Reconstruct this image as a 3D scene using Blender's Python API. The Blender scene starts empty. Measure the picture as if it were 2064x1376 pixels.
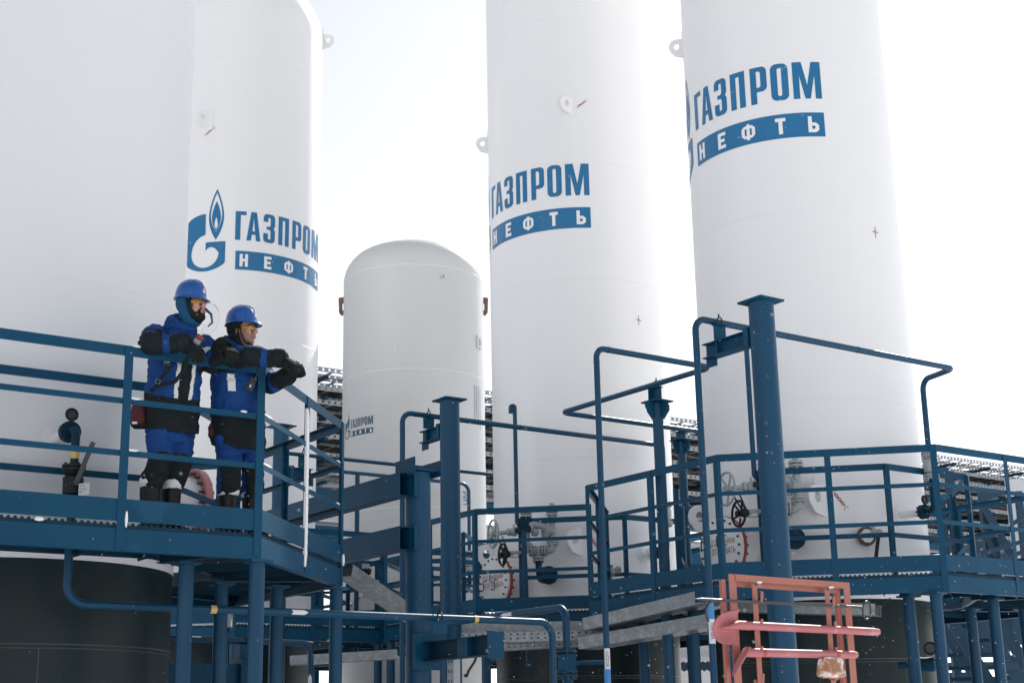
import bpy, bmesh, math, random
from math import sin, cos, pi, radians, sqrt, atan2, degrees
from mathutils import Vector, Matrix, noise
from mathutils.geometry import tessellate_polygon

scene = bpy.context.scene
random.seed(7)

# ------------------------------------------------------------------ camera
# the eye is the origin of the site: z = 0 is eye height, the snow lies at z = -1.6
FPX, CXP, CYP = 2968.9, 1032.0, 688.0
PITCH, ROLL, AZA = radians(15.036), radians(-1.119), radians(54.16)
_f = Vector((0, cos(PITCH), sin(PITCH)))
_r0, _u0 = Vector((1, 0, 0)), Vector((0, -sin(PITCH), cos(PITCH)))
CR = _r0 * cos(ROLL) + _u0 * sin(ROLL)
CU = -_r0 * sin(ROLL) + _u0 * cos(ROLL)
cam = bpy.data.cameras.new("camera")
cam.sensor_width = 36.0
cam.lens = FPX / 2064.0 * 36.0
cam.clip_start, cam.clip_end = 0.1, 4000
cam.dof.use_dof = True
cam.dof.focus_distance = 12.5
cam.dof.aperture_fstop = 5.0
cam_o = bpy.data.objects.new("camera", cam)
scene.collection.objects.link(cam_o)
cam_o.matrix_world = Matrix(((CR.x, CU.x, -_f.x, 0), (CR.y, CU.y, -_f.y, 0), (CR.z, CU.z, -_f.z, 0), (0, 0, 0, 1)))
scene.camera = cam_o

# ------------------------------------------------------------------ light
SUN_AZ, SUN_EL = radians(24), radians(38)
world = bpy.data.worlds.new("World")
scene.world = world
world.use_nodes = True
wn, wl = world.node_tree.nodes, world.node_tree.links
bg = wn["Background"]
sky = wn.new("ShaderNodeTexSky")
sky.sky_type = 'NISHITA'
sky.sun_disc = False
sky.sun_elevation, sky.sun_rotation = SUN_EL, SUN_AZ
sky.air_density, sky.dust_density, sky.ozone_density = 1.0, 0.6, 1.0
hs = wn.new("ShaderNodeHueSaturation")
hs.inputs["Saturation"].default_value = 0.3
wl.new(sky.outputs[0], hs.inputs["Color"])
wl.new(hs.outputs[0], bg.inputs[0])
bg.inputs[1].default_value = 0.137
sl = bpy.data.lights.new("sun", 'SUN')
sl.energy, sl.angle, sl.color = 5.0, radians(0.6), (1.0, 0.955, 0.89)
so = bpy.data.objects.new("sun", sl)
scene.collection.objects.link(so)
sdir = Vector((sin(SUN_AZ) * cos(SUN_EL), cos(SUN_AZ) * cos(SUN_EL), sin(SUN_EL)))
so.rotation_euler = sdir.to_track_quat('Z', 'Y').to_euler()
so.location = sdir * 60
scene.view_settings.view_transform = 'Standard'
scene.view_settings.look = 'None'
scene.view_settings.exposure = 0.25
scene.view_settings.gamma = 1.0
scene.cycles.use_denoising = True
scene.cycles.max_bounces = 7
scene.cycles.sample_clamp_indirect = 6.0
scene.render.film_transparent = False

# ------------------------------------------------------------------ helpers
def ray(x, y):
    return CR * ((x - CXP) / FPX) - CU * ((y - CYP) / FPX) + _f
def at_z(x, y, z):
    d = ray(x, y); return d * (z / d.z)
def at_d(x, y, dist):                      # horizontal distance from the eye
    d = ray(x, y); return d * (dist / sqrt(d.x * d.x + d.y * d.y))
def V(*a):
    return Vector(a)
def dirv(azdeg):
    a = radians(azdeg); return Vector((sin(a), cos(a), 0))
AZD = degrees(AZA)
DA, DB, DC, DD = dirv(AZD), dirv(AZD - 90), dirv(AZD - 45), dirv(AZD - 135)
UP = Vector((0, 0, 1))
GZ = -1.6
def hit_cyl(C, r, x, y):
    d = ray(x, y)
    a = d.x ** 2 + d.y ** 2; b = -2 * (d.x * C[0] + d.y * C[1]); c = C[0] ** 2 + C[1] ** 2 - r * r
    D = max(0.0, b * b - 4 * a * c)
    P = d * ((-b - sqrt(D)) / (2 * a))
    return degrees(atan2(P.x - C[0], P.y - C[1])) % 360, P.z

MATS = {}
def mat(name, base, rough=0.5, metal=0.0, var=0.12, scale=3.0, bump=0.0, bscale=40.0, spec=0.5, alt=None, alt_amt=0.0, alt_scale=2.0, streak=False, coat=0.0, trans=0.0, chip=None):
    m = bpy.data.materials.new(name); m.use_nodes = True
    n, l = m.node_tree.nodes, m.node_tree.links
    p = n["Principled BSDF"]
    p.inputs["Roughness"].default_value = rough
    p.inputs["Metallic"].default_value = metal
    p.inputs["Specular IOR Level"].default_value = spec
    p.inputs["Coat Weight"].default_value = coat
    tc = n.new("ShaderNodeTexCoord")
    mp = n.new("ShaderNodeMapping")
    l.new(tc.outputs["Object"], mp.inputs[0])
    if streak:
        mp.inputs["Scale"].default_value = (1, 1, 0.08)
    nt = n.new("ShaderNodeTexNoise"); nt.inputs["Scale"].default_value = scale; nt.inputs["Detail"].default_value = 6
    l.new(mp.outputs[0], nt.inputs["Vector"])
    mx = n.new("ShaderNodeMix"); mx.data_type = 'RGBA'
    b = Vector(base)
    lo = [max(0, c * (1 - var)) for c in b]; hi = [min(1, c * (1 + var)) for c in b]
    mx.inputs[6].default_value = (*lo, 1); mx.inputs[7].default_value = (*hi, 1)
    l.new(nt.outputs[0], mx.inputs[0])
    col = mx.outputs[2]
    if alt:
        n2 = n.new("ShaderNodeTexNoise"); n2.inputs["Scale"].default_value = alt_scale; n2.inputs["Detail"].default_value = 8
        n2.inputs["Roughness"].default_value = 0.65
        l.new(tc.outputs["Object"], n2.inputs["Vector"])
        cr = n.new("ShaderNodeValToRGB")
        cr.color_ramp.elements[0].position = 1 - alt_amt - 0.03; cr.color_ramp.elements[1].position = 1 - alt_amt + 0.05
        l.new(n2.outputs[0], cr.inputs[0])
        m2 = n.new("ShaderNodeMix"); m2.data_type = 'RGBA'
        m2.inputs[7].default_value = (*alt, 1)
        l.new(cr.outputs[0], m2.inputs[0]); l.new(col, m2.inputs[6])
        col = m2.outputs[2]
    if chip:
        n4 = n.new("ShaderNodeTexNoise"); n4.inputs["Scale"].default_value = chip[1]; n4.inputs["Detail"].default_value = 10; n4.inputs["Roughness"].default_value = 0.7
        l.new(tc.outputs["Object"], n4.inputs["Vector"])
        c4 = n.new("ShaderNodeValToRGB"); c4.color_ramp.elements[0].position = chip[2]; c4.color_ramp.elements[1].position = chip[2] + 0.025
        l.new(n4.outputs[0], c4.inputs[0])
        m4 = n.new("ShaderNodeMix"); m4.data_type = 'RGBA'; m4.inputs[7].default_value = (*chip[0], 1)
        l.new(c4.outputs[0], m4.inputs[0]); l.new(col, m4.inputs[6]); col = m4.outputs[2]
    l.new(col, p.inputs["Base Color"])
    if bump:
        n3 = n.new("ShaderNodeTexNoise"); n3.inputs["Scale"].default_value = bscale; n3.inputs["Detail"].default_value = 4
        l.new(tc.outputs["Object"], n3.inputs["Vector"])
        bp = n.new("ShaderNodeBump"); bp.inputs["Strength"].default_value = bump; bp.inputs["Distance"].default_value = 0.01
        l.new(n3.outputs[0], bp.inputs["Height"]); l.new(bp.outputs[0], p.inputs["Normal"])
    if trans:
        p.inputs["Transmission Weight"].default_value = trans
    MATS[name] = m
    return m

BLUE = mat("blue_paint", (0.004, 0.060, 0.122), 0.45, var=0.22, scale=2.2, bump=0.08, bscale=30, alt=(0.010, 0.072, 0.142), alt_amt=0.38, alt_scale=1.3, spec=.18, chip=((0.060, 0.040, 0.032), 5.0, 0.695))
BLUEP = mat("blue_pipe_paint", (0.009, 0.060, 0.122), 0.40, var=0.22, scale=2.2, bump=0.08, bscale=25, spec=.25, chip=((0.05, 0.045, 0.05), 6.0, 0.70))
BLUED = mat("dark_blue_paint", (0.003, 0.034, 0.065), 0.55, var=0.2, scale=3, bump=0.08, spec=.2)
WHITE = mat("tank_white_paint", (0.85, 0.845, 0.85), 0.42, var=0.03, scale=1.6, streak=True, bump=0.03, bscale=1.6, coat=0.1)
WHITE1 = mat("greyer_white_paint", (0.77, 0.775, 0.795), 0.45, var=0.035, scale=1.2, streak=True, bump=0.03, bscale=1.6)  # greyer copy of the tank white, toned down to set off the near tank's edge
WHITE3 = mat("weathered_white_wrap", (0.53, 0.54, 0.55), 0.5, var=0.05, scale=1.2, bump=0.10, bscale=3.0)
SEAM = mat("weld_seam_paint", (0.80, 0.80, 0.81), 0.5, var=0.05)
SKIRT = mat("black_green_skirt_paint", (0.004, 0.018, 0.022), 0.40, var=0.25, scale=1.4, spec=.3, bump=0.06, bscale=5, alt=(0.011, 0.027, 0.031), alt_amt=0.42, alt_scale=0.8)
SKIRTL = mat("skirt_seam_paint", (0.05, 0.07, 0.07), 0.4)
LOGO = mat("logo_blue_paint", (0.010, 0.150, 0.33), 0.4, var=0.06, scale=4)
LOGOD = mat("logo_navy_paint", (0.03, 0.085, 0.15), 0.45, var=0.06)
LOGOW = mat("logo_white_paint", (0.85, 0.845, 0.85), 0.42, var=0.02)
REDM = mat("red_marking_paint", (0.33, 0.045, 0.04), 0.5, var=0.1)
RED = mat("red_flange_paint", (0.38, 0.055, 0.045), 0.5, var=0.25, scale=8)
PINK = mat("faded_pink_flange_paint", (0.45, 0.20, 0.20), 0.55, var=0.15, scale=6)
GALV = mat("galvanised_steel", (0.27, 0.295, 0.31), 0.45, metal=0.5, var=0.25, scale=9, bump=0.04, alt=(0.36, 0.385, 0.40), alt_amt=0.46, alt_scale=14)
GREY = mat("grey_valve_paint", (0.36, 0.40, 0.41), 0.45, var=0.12, scale=12, bump=0.1)
IRON = mat("dark_cast_iron", (0.012, 0.018, 0.021), 0.5, spec=.3, var=0.3, scale=14, bump=0.25, bscale=60)
BOLT = mat("dark_bolt_steel", (0.09, 0.09, 0.085), 0.45, metal=0.5, var=0.3, scale=20)
YEL = mat("yellow_band_tape", (0.72, 0.50, 0.14), 0.45, var=0.05)
WLAB = mat("white_label_tape", (0.78, 0.79, 0.82), 0.4, var=0.03)
LBLUE = mat("light_blue_band_tape", (0.05, 0.27, 0.62), 0.4, var=0.05)
INK = mat("black_lettering", (0.02, 0.025, 0.04), 0.5, var=0.0)
SALMON = mat("salmon_primer_paint", (0.40, 0.150, 0.115), 0.6, var=0.10, scale=5, bump=0.05, alt=(0.20, 0.06, 0.04), alt_amt=0.27, alt_scale=9, chip=((0.16, 0.10, 0.09), 22.0, 0.66))
ROSE = mat("rose_tool_paint", (0.44, 0.140, 0.150), 0.55, var=0.14, scale=7, bump=0.05, alt=(0.50, 0.23, 0.24), alt_amt=0.40, alt_scale=4)
STEEL = mat("dark_bare_steel", (0.07, 0.075, 0.075), 0.4, metal=0.7, var=0.25, scale=9)
RUST = mat("rusty_steel", (0.17, 0.09, 0.055), 0.75, var=0.5, scale=9, bump=0.2)
SNOW = mat("snow", (0.90, 0.905, 0.92), 0.85, var=0.02, scale=1.0, bump=0.35, bscale=9)
CABLE = mat("dark_cable_sheath", (0.035, 0.034, 0.030), 0.6, var=0.4, scale=9)
PANEL = mat("pale_grey_panel", (0.55, 0.56, 0.58), 0.5, var=0.04)
OCHRE = mat("ochre_railing_paint", (0.36, 0.26, 0.10), 0.5)
RUBBER = mat("black_rubber", (0.012, 0.014, 0.015), 0.5, var=0.2)

ORG = {}                                   # world place of each object's own origin
def tag(o, label=None, cat=None, group=None, kind=None):
    if label: o['label'] = label
    if cat: o['category'] = cat
    if group: o['group'] = group
    if kind: o['kind'] = kind
    return o
def thing(name, label, cat, loc=(0, 0, 0), group=None):
    o = bpy.data.objects.new(name, None); scene.collection.objects.link(o)
    o.empty_display_size = 0.2
    o.location = loc; ORG[o.name] = Vector(loc)
    return tag(o, label, cat, group)

class MB:
    def __init__(self):
        self.v, self.f, self.m, self.mats = [], [], [], []
    def _mi(self, m):
        if m is None: return 0
        if m not in self.mats: self.mats.append(m)
        return self.mats.index(m)
    def add(self, vs, fs, m=None):
        k = len(self.v); mi = self._mi(m)
        self.v += [Vector(p) for p in vs]
        for f in fs:
            self.f.append([i + k for i in f]); self.m.append(mi)
        return self
    def box(self, c, ax, h, m=None):       # centre, three axes, three half sizes
        c = Vector(c); x, y, z = [Vector(a).normalized() * s for a, s in zip(ax, h)]
        vs = [c + x * i + y * j + z * k for k in (-1, 1) for j in (-1, 1) for i in (-1, 1)]
        return self.add(vs, [(0, 2, 3, 1), (4, 5, 7, 6), (0, 1, 5, 4), (2, 6, 7, 3), (0, 4, 6, 2), (1, 3, 7, 5)], m)
    def ext(self, prof, p0, p1, up=UP, m=None, caps=True):   # profile (side, up) swept from p0 to p1
        p0, p1 = Vector(p0), Vector(p1); d = (p1 - p0).normalized()
        s = d.cross(Vector(up)).normalized(); u = s.cross(d).normalized()
        n = len(prof)
        vs = [p + s * a + u * b for p in (p0, p1) for a, b in prof]
        fs = [(i, (i + 1) % n, n + (i + 1) % n, n + i) for i in range(n)]
        if caps: fs += [tuple(range(n - 1, -1, -1)), tuple(range(n, 2 * n))]
        return self.add(vs, fs, m)
    def bar(self, p0, p1, w, h, up=UP, m=None):
        w, h = w / 2, h / 2
        return self.ext([(-w, -h), (w, -h), (w, h), (-w, h)], p0, p1, up, m)
    def angle(self, p0, p1, w, h, t=0.006, up=UP, sx=1, sy=1, m=None):
        pr = [(0, 0), (w, 0), (w, t), (t, t), (t, h), (0, h)]
        pr = [(a * sx, b * sy) for a, b in pr]
        if sx * sy < 0: pr.reverse()
        return self.ext(pr, p0, p1, up, m)
    def ibeam(self, p0, p1, w, h, t=0.008, up=UP, m=None):
        w /= 2; h /= 2; q = t / 2
        return self.ext([(-w, -h), (w, -h), (w, -h + t), (q, -h + t), (q, h - t), (w, h - t), (w, h), (-w, h), (-w, h - t), (-q, h - t), (-q, -h + t), (-w, -h + t)], p0, p1, up, m)
    def chan(self, p0, p1, w, h, t=0.007, up=UP, sx=1, m=None):
        h /= 2
        pr = [(0, -h), (w, -h), (w, -h + t), (t, -h + t), (t, h - t), (w, h - t), (w, h), (0, h)]
        if sx < 0: pr = [(-a, b) for a, b in pr][::-1]
        return self.ext(pr, p0, p1, up, m)
    def tube(self, pts, r, seg=16, m=None, caps=True, closed=False):
        pts = [Vector(p) for p in pts]; n = len(pts)
        rs = r if isinstance(r, (list, tuple)) else [r] * n
        T = []
        for i in range(n):
            if closed: d = pts[(i + 1) % n] - pts[i - 1]
            else: d = pts[min(i + 1, n - 1)] - pts[max(i - 1, 0)]
            T.append(d.normalized())
        ref = UP if abs(T[0].z) < 0.9 else Vector((1, 0, 0))
        N = T[0].cross(ref).normalized()
        vs = []
        for i in range(n):
            N = (N - T[i] * N.dot(T[i])).normalized(); B = T[i].cross(N)
            for k in range(seg):
                a = 2 * pi * k / seg
                vs.append(pts[i] + (N * cos(a) + B * sin(a)) * rs[i])
        fs = []
        for i in range(n if closed else n - 1):
            j = (i + 1) % n
            for k in range(seg):
                k2 = (k + 1) % seg
                fs.append((i * seg + k, i * seg + k2, j * seg + k2, j * seg + k))
        if caps and not closed:
            fs += [tuple(range(seg - 1, -1, -1)), tuple(range((n - 1) * seg, n * seg))]
        return self.add(vs, fs, m)
    def cyl(self, p0, p1, r, seg=24, m=None):
        return self.tube([p0, p1], r, seg, m)
    def pipe(self, pts, r, bend=0.15, seg=16, m=None):
        return self.tube(fillet(pts, bend), r, seg, m)
    def lathe(self, c, axis, prof, seg=32, m=None, cap=True):   # prof: (radius, height along axis)
        c = Vector(c); ax = Vector(axis).normalized()
        ref = UP if abs(ax.z) < 0.9 else Vector((1, 0, 0))
        N = ax.cross(ref).normalized(); B = ax.cross(N)
        vs = []
        for r, h in prof:
            for k in range(seg):
                a = 2 * pi * k / seg
                vs.append(c + ax * h + (N * cos(a) + B * sin(a)) * r)
        fs = []
        for i in range(len(prof) - 1):
            for k in range(seg):
                k2 = (k + 1) % seg
                fs.append((i * seg + k, i * seg + k2, (i + 1) * seg + k2, (i + 1) * seg + k))
        if cap:
            fs += [tuple(range(seg - 1, -1, -1)), tuple(range((len(prof) - 1) * seg, len(prof) * seg))]
        return self.add(vs, fs, m)
    def ball(self, c, r, m=None, seg=12, sc=(1, 1, 1)):
        c = Vector(c); vs = []; fs = []; R = seg // 2
        for i in range(R + 1):
            t = pi * i / R
            for k in range(seg):
                a = 2 * pi * k / seg
                vs.append(c + Vector((sin(t) * cos(a) * r * sc[0], sin(t) * sin(a) * r * sc[1], cos(t) * r * sc[2])))
        for i in range(R):
            for k in range(seg):
                k2 = (k + 1) % seg
                fs.append((i * seg + k, (i + 1) * seg + k, (i + 1) * seg + k2, i * seg + k2))
        return self.add(vs, fs, m)
    def torus(self, c, axis, R, r, seg=32, rs=8, m=None, a0=0, a1=2 * pi):
        ax = Vector(axis).normalized(); ref = UP if abs(ax.z) < 0.9 else Vector((1, 0, 0))
        N = ax.cross(ref).normalized(); B = ax.cross(N); c = Vector(c)
        full = abs(a1 - a0 - 2 * pi) < 1e-6
        k = seg if full else seg + 1
        pts = [c + (N * cos(a0 + (a1 - a0) * i / seg) + B * sin(a0 + (a1 - a0) * i / seg)) * R for i in range(k)]
        return self.tube(pts, r, rs, m, closed=full)
    def plate(self, outline, holes, o, ex, ey, th, m=None):     # flat polygon with holes, given thickness
        ez = Vector(ex).cross(Vector(ey)).normalized(); o = Vector(o)
        loops = [outline] + list(holes)
        flat = [Vector((p[0], p[1], 0)) for lp in loops for p in lp]
        tris = tessellate_polygon([[Vector((p[0], p[1], 0)) for p in lp] for lp in loops])
        P = [o + Vector(ex) * p.x + Vector(ey) * p.y for p in flat]
        n = len(P)
        vs = [p + ez * th / 2 for p in P] + [p - ez * th / 2 for p in P]
        fs = []
        for t in tris:
            a, b, c = t
            nn = (flat[b] - flat[a]).cross(flat[c] - flat[a]).z
            if nn < 0: a, c = c, a
            fs.append((a, b, c)); fs.append((n + c, n + b, n + a))
        k = 0
        for lp in loops:
            L = len(lp)
            for i in range(L):
                a, b = k + i, k + (i + 1) % L
                fs.append((a, n + a, n + b, b))
            k += L
        return self.add(vs, fs, m)
    def sweep2d(self, pts, closed, prof, m=None):   # prof (outward offset, z) carried along a plan polyline with mitres
        pts = [Vector((p[0], p[1])) for p in pts]; n = len(pts); rows = []
        for i in range(n):
            a = pts[i] - pts[i - 1] if (closed or i > 0) else None
            b = pts[(i + 1) % n] - pts[i] if (closed or i < n - 1) else None
            ns = [Vector((d.y, -d.x)).normalized() for d in (a, b) if d is not None]
            if len(ns) == 2:
                mvec = (ns[0] + ns[1]); mvec = mvec / max(0.2, mvec.dot(ns[0]))
            else: mvec = ns[0]
            rows.append([Vector((pts[i].x + mvec.x * d, pts[i].y + mvec.y * d, z)) for d, z in prof])
        k = len(prof); vs = [p for r in rows for p in r]; fs = []
        for i in range(n if closed else n - 1):
            j = (i + 1) % n
            for q in range(k):
                q2 = (q + 1) % k
                fs.append((i * k + q, j * k + q, j * k + q2, i * k + q2))
        if not closed:
            fs += [tuple(range(k)), tuple(range(n * k - 1, (n - 1) * k - 1, -1))]
        return self.add(vs, fs, m)
    def build(self, name, m=None, parent=None, smooth=True, bevel=0.0, ang=35, label=None):
        org = ORG[parent.name] if parent is not None else Vector((0, 0, 0))
        me = bpy.data.meshes.new(name)
        me.from_pydata([p - org for p in self.v], [], self.f)
        ms = self.mats if self.mats else [m]
        for q in ms: me.materials.append(q)
        me.polygons.foreach_set("material_index", self.m)
        me.validate()
        if smooth:
            me.polygons.foreach_set("use_smooth", [True] * len(me.polygons))
            me.set_sharp_from_angle(angle=radians(ang))
        bm = bmesh.new(); bm.from_mesh(me); bmesh.ops.recalc_face_normals(bm, faces=bm.faces); bm.to_mesh(me); bm.free()
        o = bpy.data.objects.new(name, me); scene.collection.objects.link(o)
        ORG[o.name] = org
        if parent is not None: o.parent = parent
        if bevel:
            b = o.modifiers.new("edge", 'BEVEL'); b.width = bevel; b.segments = 1; b.limit_method = 'ANGLE'; b.angle_limit = radians(50)
        if label: o['label'] = label
        return o

def fillet(pts, R, n=6):
    pts = [Vector(p) for p in pts]; out = [pts[0]]
    for i in range(1, len(pts) - 1):
        a, b, c = pts[i - 1], pts[i], pts[i + 1]
        u, w = (a - b), (c - b); lu, lw = u.length, w.length; u.normalize(); w.normalize()
        ang = u.angle(w)
        if ang > 3.1: out.append(b); continue
        t = min(R / math.tan(ang / 2), lu * 0.48, lw * 0.48); r = t * math.tan(ang / 2)
        bis = (u + w).normalized(); cen = b + bis * (r / sin(ang / 2))
        s, e = b + u * t - cen, b + w * t - cen
        for k in range(n + 1):
            q = s.lerp(e, k / n).normalized() * r
            out.append(cen + q)
    out.append(pts[-1])
    return out
def structure(o):
    o['kind'] = 'structure'; return o
def bolts(mb, c, axis, R, n, r=0.012, h=0.02, a0=0.0, a1=2 * pi, m=None, both=0.0):
    ax = Vector(axis).normalized(); ref = UP if abs(ax.z) < 0.9 else Vector((1, 0, 0))
    N = ax.cross(ref).normalized(); B = ax.cross(N); c = Vector(c)
    for i in range(n):
        a = a0 + (a1 - a0) * i / n
        p = c + (N * cos(a) + B * sin(a)) * R
        mb.tube([p - ax * (both + h if both else 0), p + ax * h], r, 6, m)
def flange(mb, c, axis, r, th, n=8, m=None, mbolt=None):
    c = Vector(c); ax = Vector(axis).normalized()
    mb.lathe(c, ax, [(r * 0.5, -th / 2), (r, -th / 2), (r, th / 2), (r * 0.5, th / 2)], 24, m)
    bolts(mb, c, ax, r * 0.78, n, r * 0.11, th * 0.5 + 0.014, both=th * 0.5 + 0.001, m=mbolt or m)
# ------------------------------------------------------------------ lettering and emblem
def poly_bm(shapes):                      # shapes: list of loop lists (outer, hole, hole...)
    bm = bmesh.new()
    for loops in shapes:
        lv = [[Vector((x, y, 0)) for x, y in lp] for lp in loops]
        flat = [p for lp in lv for p in lp]
        vs = [bm.verts.new(p) for p in flat]
        for t in tessellate_polygon(lv):
            try:
                f = bm.faces.new([vs[i] for i in t])
                f.normal_update()
                if f.normal.z < 0: f.normal_flip()
            except ValueError: pass
    return bm
def slice_bm(bm, axis, step):
    lo = min(v.co[axis] for v in bm.verts); hi = max(v.co[axis] for v in bm.verts)
    x = lo + step
    no = Vector((1, 0, 0)) if axis == 0 else Vector((0, 1, 0))
    while x < hi:
        co = Vector((x, 0, 0)) if axis == 0 else Vector((0, x, 0))
        bmesh.ops.bisect_plane(bm, geom=bm.verts[:] + bm.edges[:] + bm.faces[:], plane_co=co, plane_no=no)
        x += step
def text_bm(txt, h, sx=1.0):
    cu = bpy.data.curves.new("lettering", 'FONT'); cu.body = txt; cu.size = 1.0; cu.align_x = 'LEFT'
    ob = bpy.data.objects.new("lettering", cu); scene.collection.objects.link(ob)
    dg = bpy.context.evaluated_depsgraph_get()
    me = ob.evaluated_get(dg).to_mesh()
    bm = bmesh.new(); bm.from_mesh(me)
    ob.evaluated_get(dg).to_mesh_clear()
    bpy.data.objects.remove(ob); bpy.data.curves.remove(cu)
    if bm.verts:
        lo = Vector((min(v.co.x for v in bm.verts), min(v.co.y for v in bm.verts), 0))
        H = max(v.co.y for v in bm.verts) - lo.y
        for v in bm.verts:
            v.co = Vector(((v.co.x - lo.x) * h / H * sx, (v.co.y - lo.y) * h / H, 0))
    return bm
def bm_w(bm): return max(v.co.x for v in bm.verts)
def map_bm(mb, bm, fn, m=None):
    bm.verts.index_update()
    mb.add([fn(v.co.x, v.co.y) for v in bm.verts], [[v.index for v in f.verts] for f in bm.faces], m)
    bm.free()
def on_tank(C, r, th0, z0, off, s=1.0):
    def fn(x, y):
        a = radians(th0) - x * s / r
        return Vector((C[0] + sin(a) * (r + off), C[1] + cos(a) * (r + off), z0 + y * s))
    return fn
def rr(x0, y0, x1, y1, r, n=5):           # rounded rectangle loop
    out = []
    for cx, cy, a0 in ((x1 - r, y1 - r, 0), (x0 + r, y1 - r, 90), (x0 + r, y0 + r, 180), (x1 - r, y0 + r, 270)):
        for k in range(n + 1):
            a = radians(a0 + 90 * k / n); out.append((cx + r * cos(a), cy + r * sin(a)))
    return out
def sh(loops, dx, sx=1.0, sy=1.0, dy=0.0): return [[(x * sx + dx, y * sy + dy) for x, y in lp] for lp in loops]
def arc(cx, cy, r, a0, a1, n=6):
    return [(cx + r * cos(radians(a0 + (a1 - a0) * k / n)), cy + r * sin(radians(a0 + (a1 - a0) * k / n))) for k in range(n + 1)]
G_ = [[(0, 0), (.08, 0), (.08, .405), (.165, .405), (.165, .465), (0, .465)]]
A_ = [[(0, 0), (.07, 0), (.082, .1), (.135, .1), (.147, 0), (.217, 0), (.152, .465), (.065, .465)], [(.090, .155), (.127, .155), (.1085, .37)]]
Z_ = [[(0, .335)] + arc(.062, .403, .062, 180, 90) + arc(.128, .403, .062, 90, 0) + [(.19, .275), (.168, .2375), (.19, .2)] + arc(.128, .062, .062, 0, -90) + arc(.062, .062, .062, 270, 180) + [(0, .15), (.075, .15)] + arc(.095, .075, .02, 180, 360, 4) + [(.115, .19), (.098, .212), (.05, .212), (.05, .262), (.098, .262), (.115, .284)] + arc(.095, .39, .02, 0, 180, 4) + [(.075, .335)]]
P_ = [[(0, 0), (.075, 0), (.075, .405), (.12, .405), (.12, 0), (.195, 0), (.195, .465), (0, .465)]]
R_ = [[(0, 0), (.075, 0), (.075, .15)] + arc(.138, .212, .062, -90, 0) + arc(.138, .403, .062, 0, 90) + [(0, .465)], [(.075, .205), (.108, .205), (.125, .222), (.125, .393), (.108, .41), (.075, .41)]]
O_ = [rr(0, 0, .205, .465, .07), rr(.078, .055, .127, .41, .024)]
M_ = [[(0, 0), (.075, 0), (.075, .30), (.135, 0), (.195, 0), (.255, .30), (.255, 0), (.33, 0), (.33, .465), (.222, .465), (.165, .17), (.108, .465), (0, .465)]]
WORD1 = [sh(G_, 0), sh(A_, .172), sh(Z_, .432), sh(P_, .682), sh(R_, .945), sh(O_, 1.19), sh(M_, 1.445)]
h_ = [[(0, 0), (.045, 0), (.045, .08), (.08, .08), (.08, 0), (.125, 0), (.125, .2), (.08, .2), (.08, .125), (.045, .125), (.045, .2), (0, .2)]]
e_ = [[(0, 0), (.12, 0), (.12, .042), (.045, .042), (.045, .08), (.105, .08), (.105, .12), (.045, .12), (.045, .158), (.12, .158), (.12, .2), (0, .2)]]
f_ = [[(.065, 0), (.105, 0), (.105, .022), (.135, .022), (.17, .057), (.17, .143), (.135, .178), (.105, .178), (.105, .2), (.065, .2), (.065, .178), (.035, .178), (0, .143), (0, .057), (.035, .022), (.065, .022)], [(.044, .058), (.065, .058), (.065, .142), (.044, .142), (.040, .135), (.040, .065)], [(.105, .058), (.126, .058), (.130, .065), (.130, .135), (.126, .142), (.105, .142)]]
t_ = [[(.037, 0), (.083, 0), (.083, .157), (.12, .157), (.12, .2), (0, .2), (0, .157), (.037, .157)]]
b_ = [[(0, 0), (.09, 0), (.125, .03), (.125, .09), (.09, .122), (.045, .122), (.045, .2), (0, .2)], [(.045, .042), (.072, .042), (.082, .05), (.082, .074), (.072, .083), (.045, .083)]]
WORD2 = [sh(h_, .08), sh(e_, .455), sh(f_, .80), sh(t_, 1.21), sh(b_, 1.585)]
def lens(cx, y0, y1, ym, w, n=14):        # flame outline: point at the foot, widest at ym, point at the tip
    L = []
    for k in range(n + 1):
        y = y0 + (y1 - y0) * k / n
        if y < ym: t = (y - y0) / (ym - y0); ww = w * sin(t * pi / 2) ** 0.85
        else: t = (y - ym) / (y1 - ym); ww = w * (1 - t ** 1.75)
        L.append((ww, y))
    right = [(cx + a, y) for a, y in L]; left = [(cx - a, y) for a, y in L[1:-1]]
    return right + left[::-1]
def emblem():
    cx, cy, R = -.46, -.035, .463
    out = []
    a = 90.0
    while a <= 312:
        x = max(-.758, min(-.14, cx + R * cos(radians(a)))); y = cy + R * sin(radians(a))
        out.append((x, y)); a += 6
    out += [(-.14, -.355), (-.14, -.025), (-.447, -.035), (-.447, -.17), (-.41, -.128), (-.355, -.112)]
    ic = (-.462, -.205)
    out += [(-.30, -.135), (-.26, -.18)]
    out += [(ic[0] + .222 * cos(radians(t)), ic[1] + .235 * sin(radians(t))) for t in range(0, -185, -12)]
    out += [(-.66, -.09), (-.61, .0), (-.54, .06), (-.455, .09)]
    sh1 = [out]
    fl = [lens(-.292, 0.0, .83, .37, .118), lens(-.292, .16, .775, .38, .093)]
    core = [lens(-.292, .165, .64, .34, .082), lens(-.293, .05, .37, .17, .034)]
    # the white gap between rim and core is a crescent: core sits inside the gap and joins the rim at the foot
    return [sh1, [lens(-.292, 0.0, .83, .37, .118), lens(-.292, .13, .765, .40, .088)], [lens(-.292, .140, .63, .36, .070), lens(-.293, .175, .37, .24, .026)]]
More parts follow.
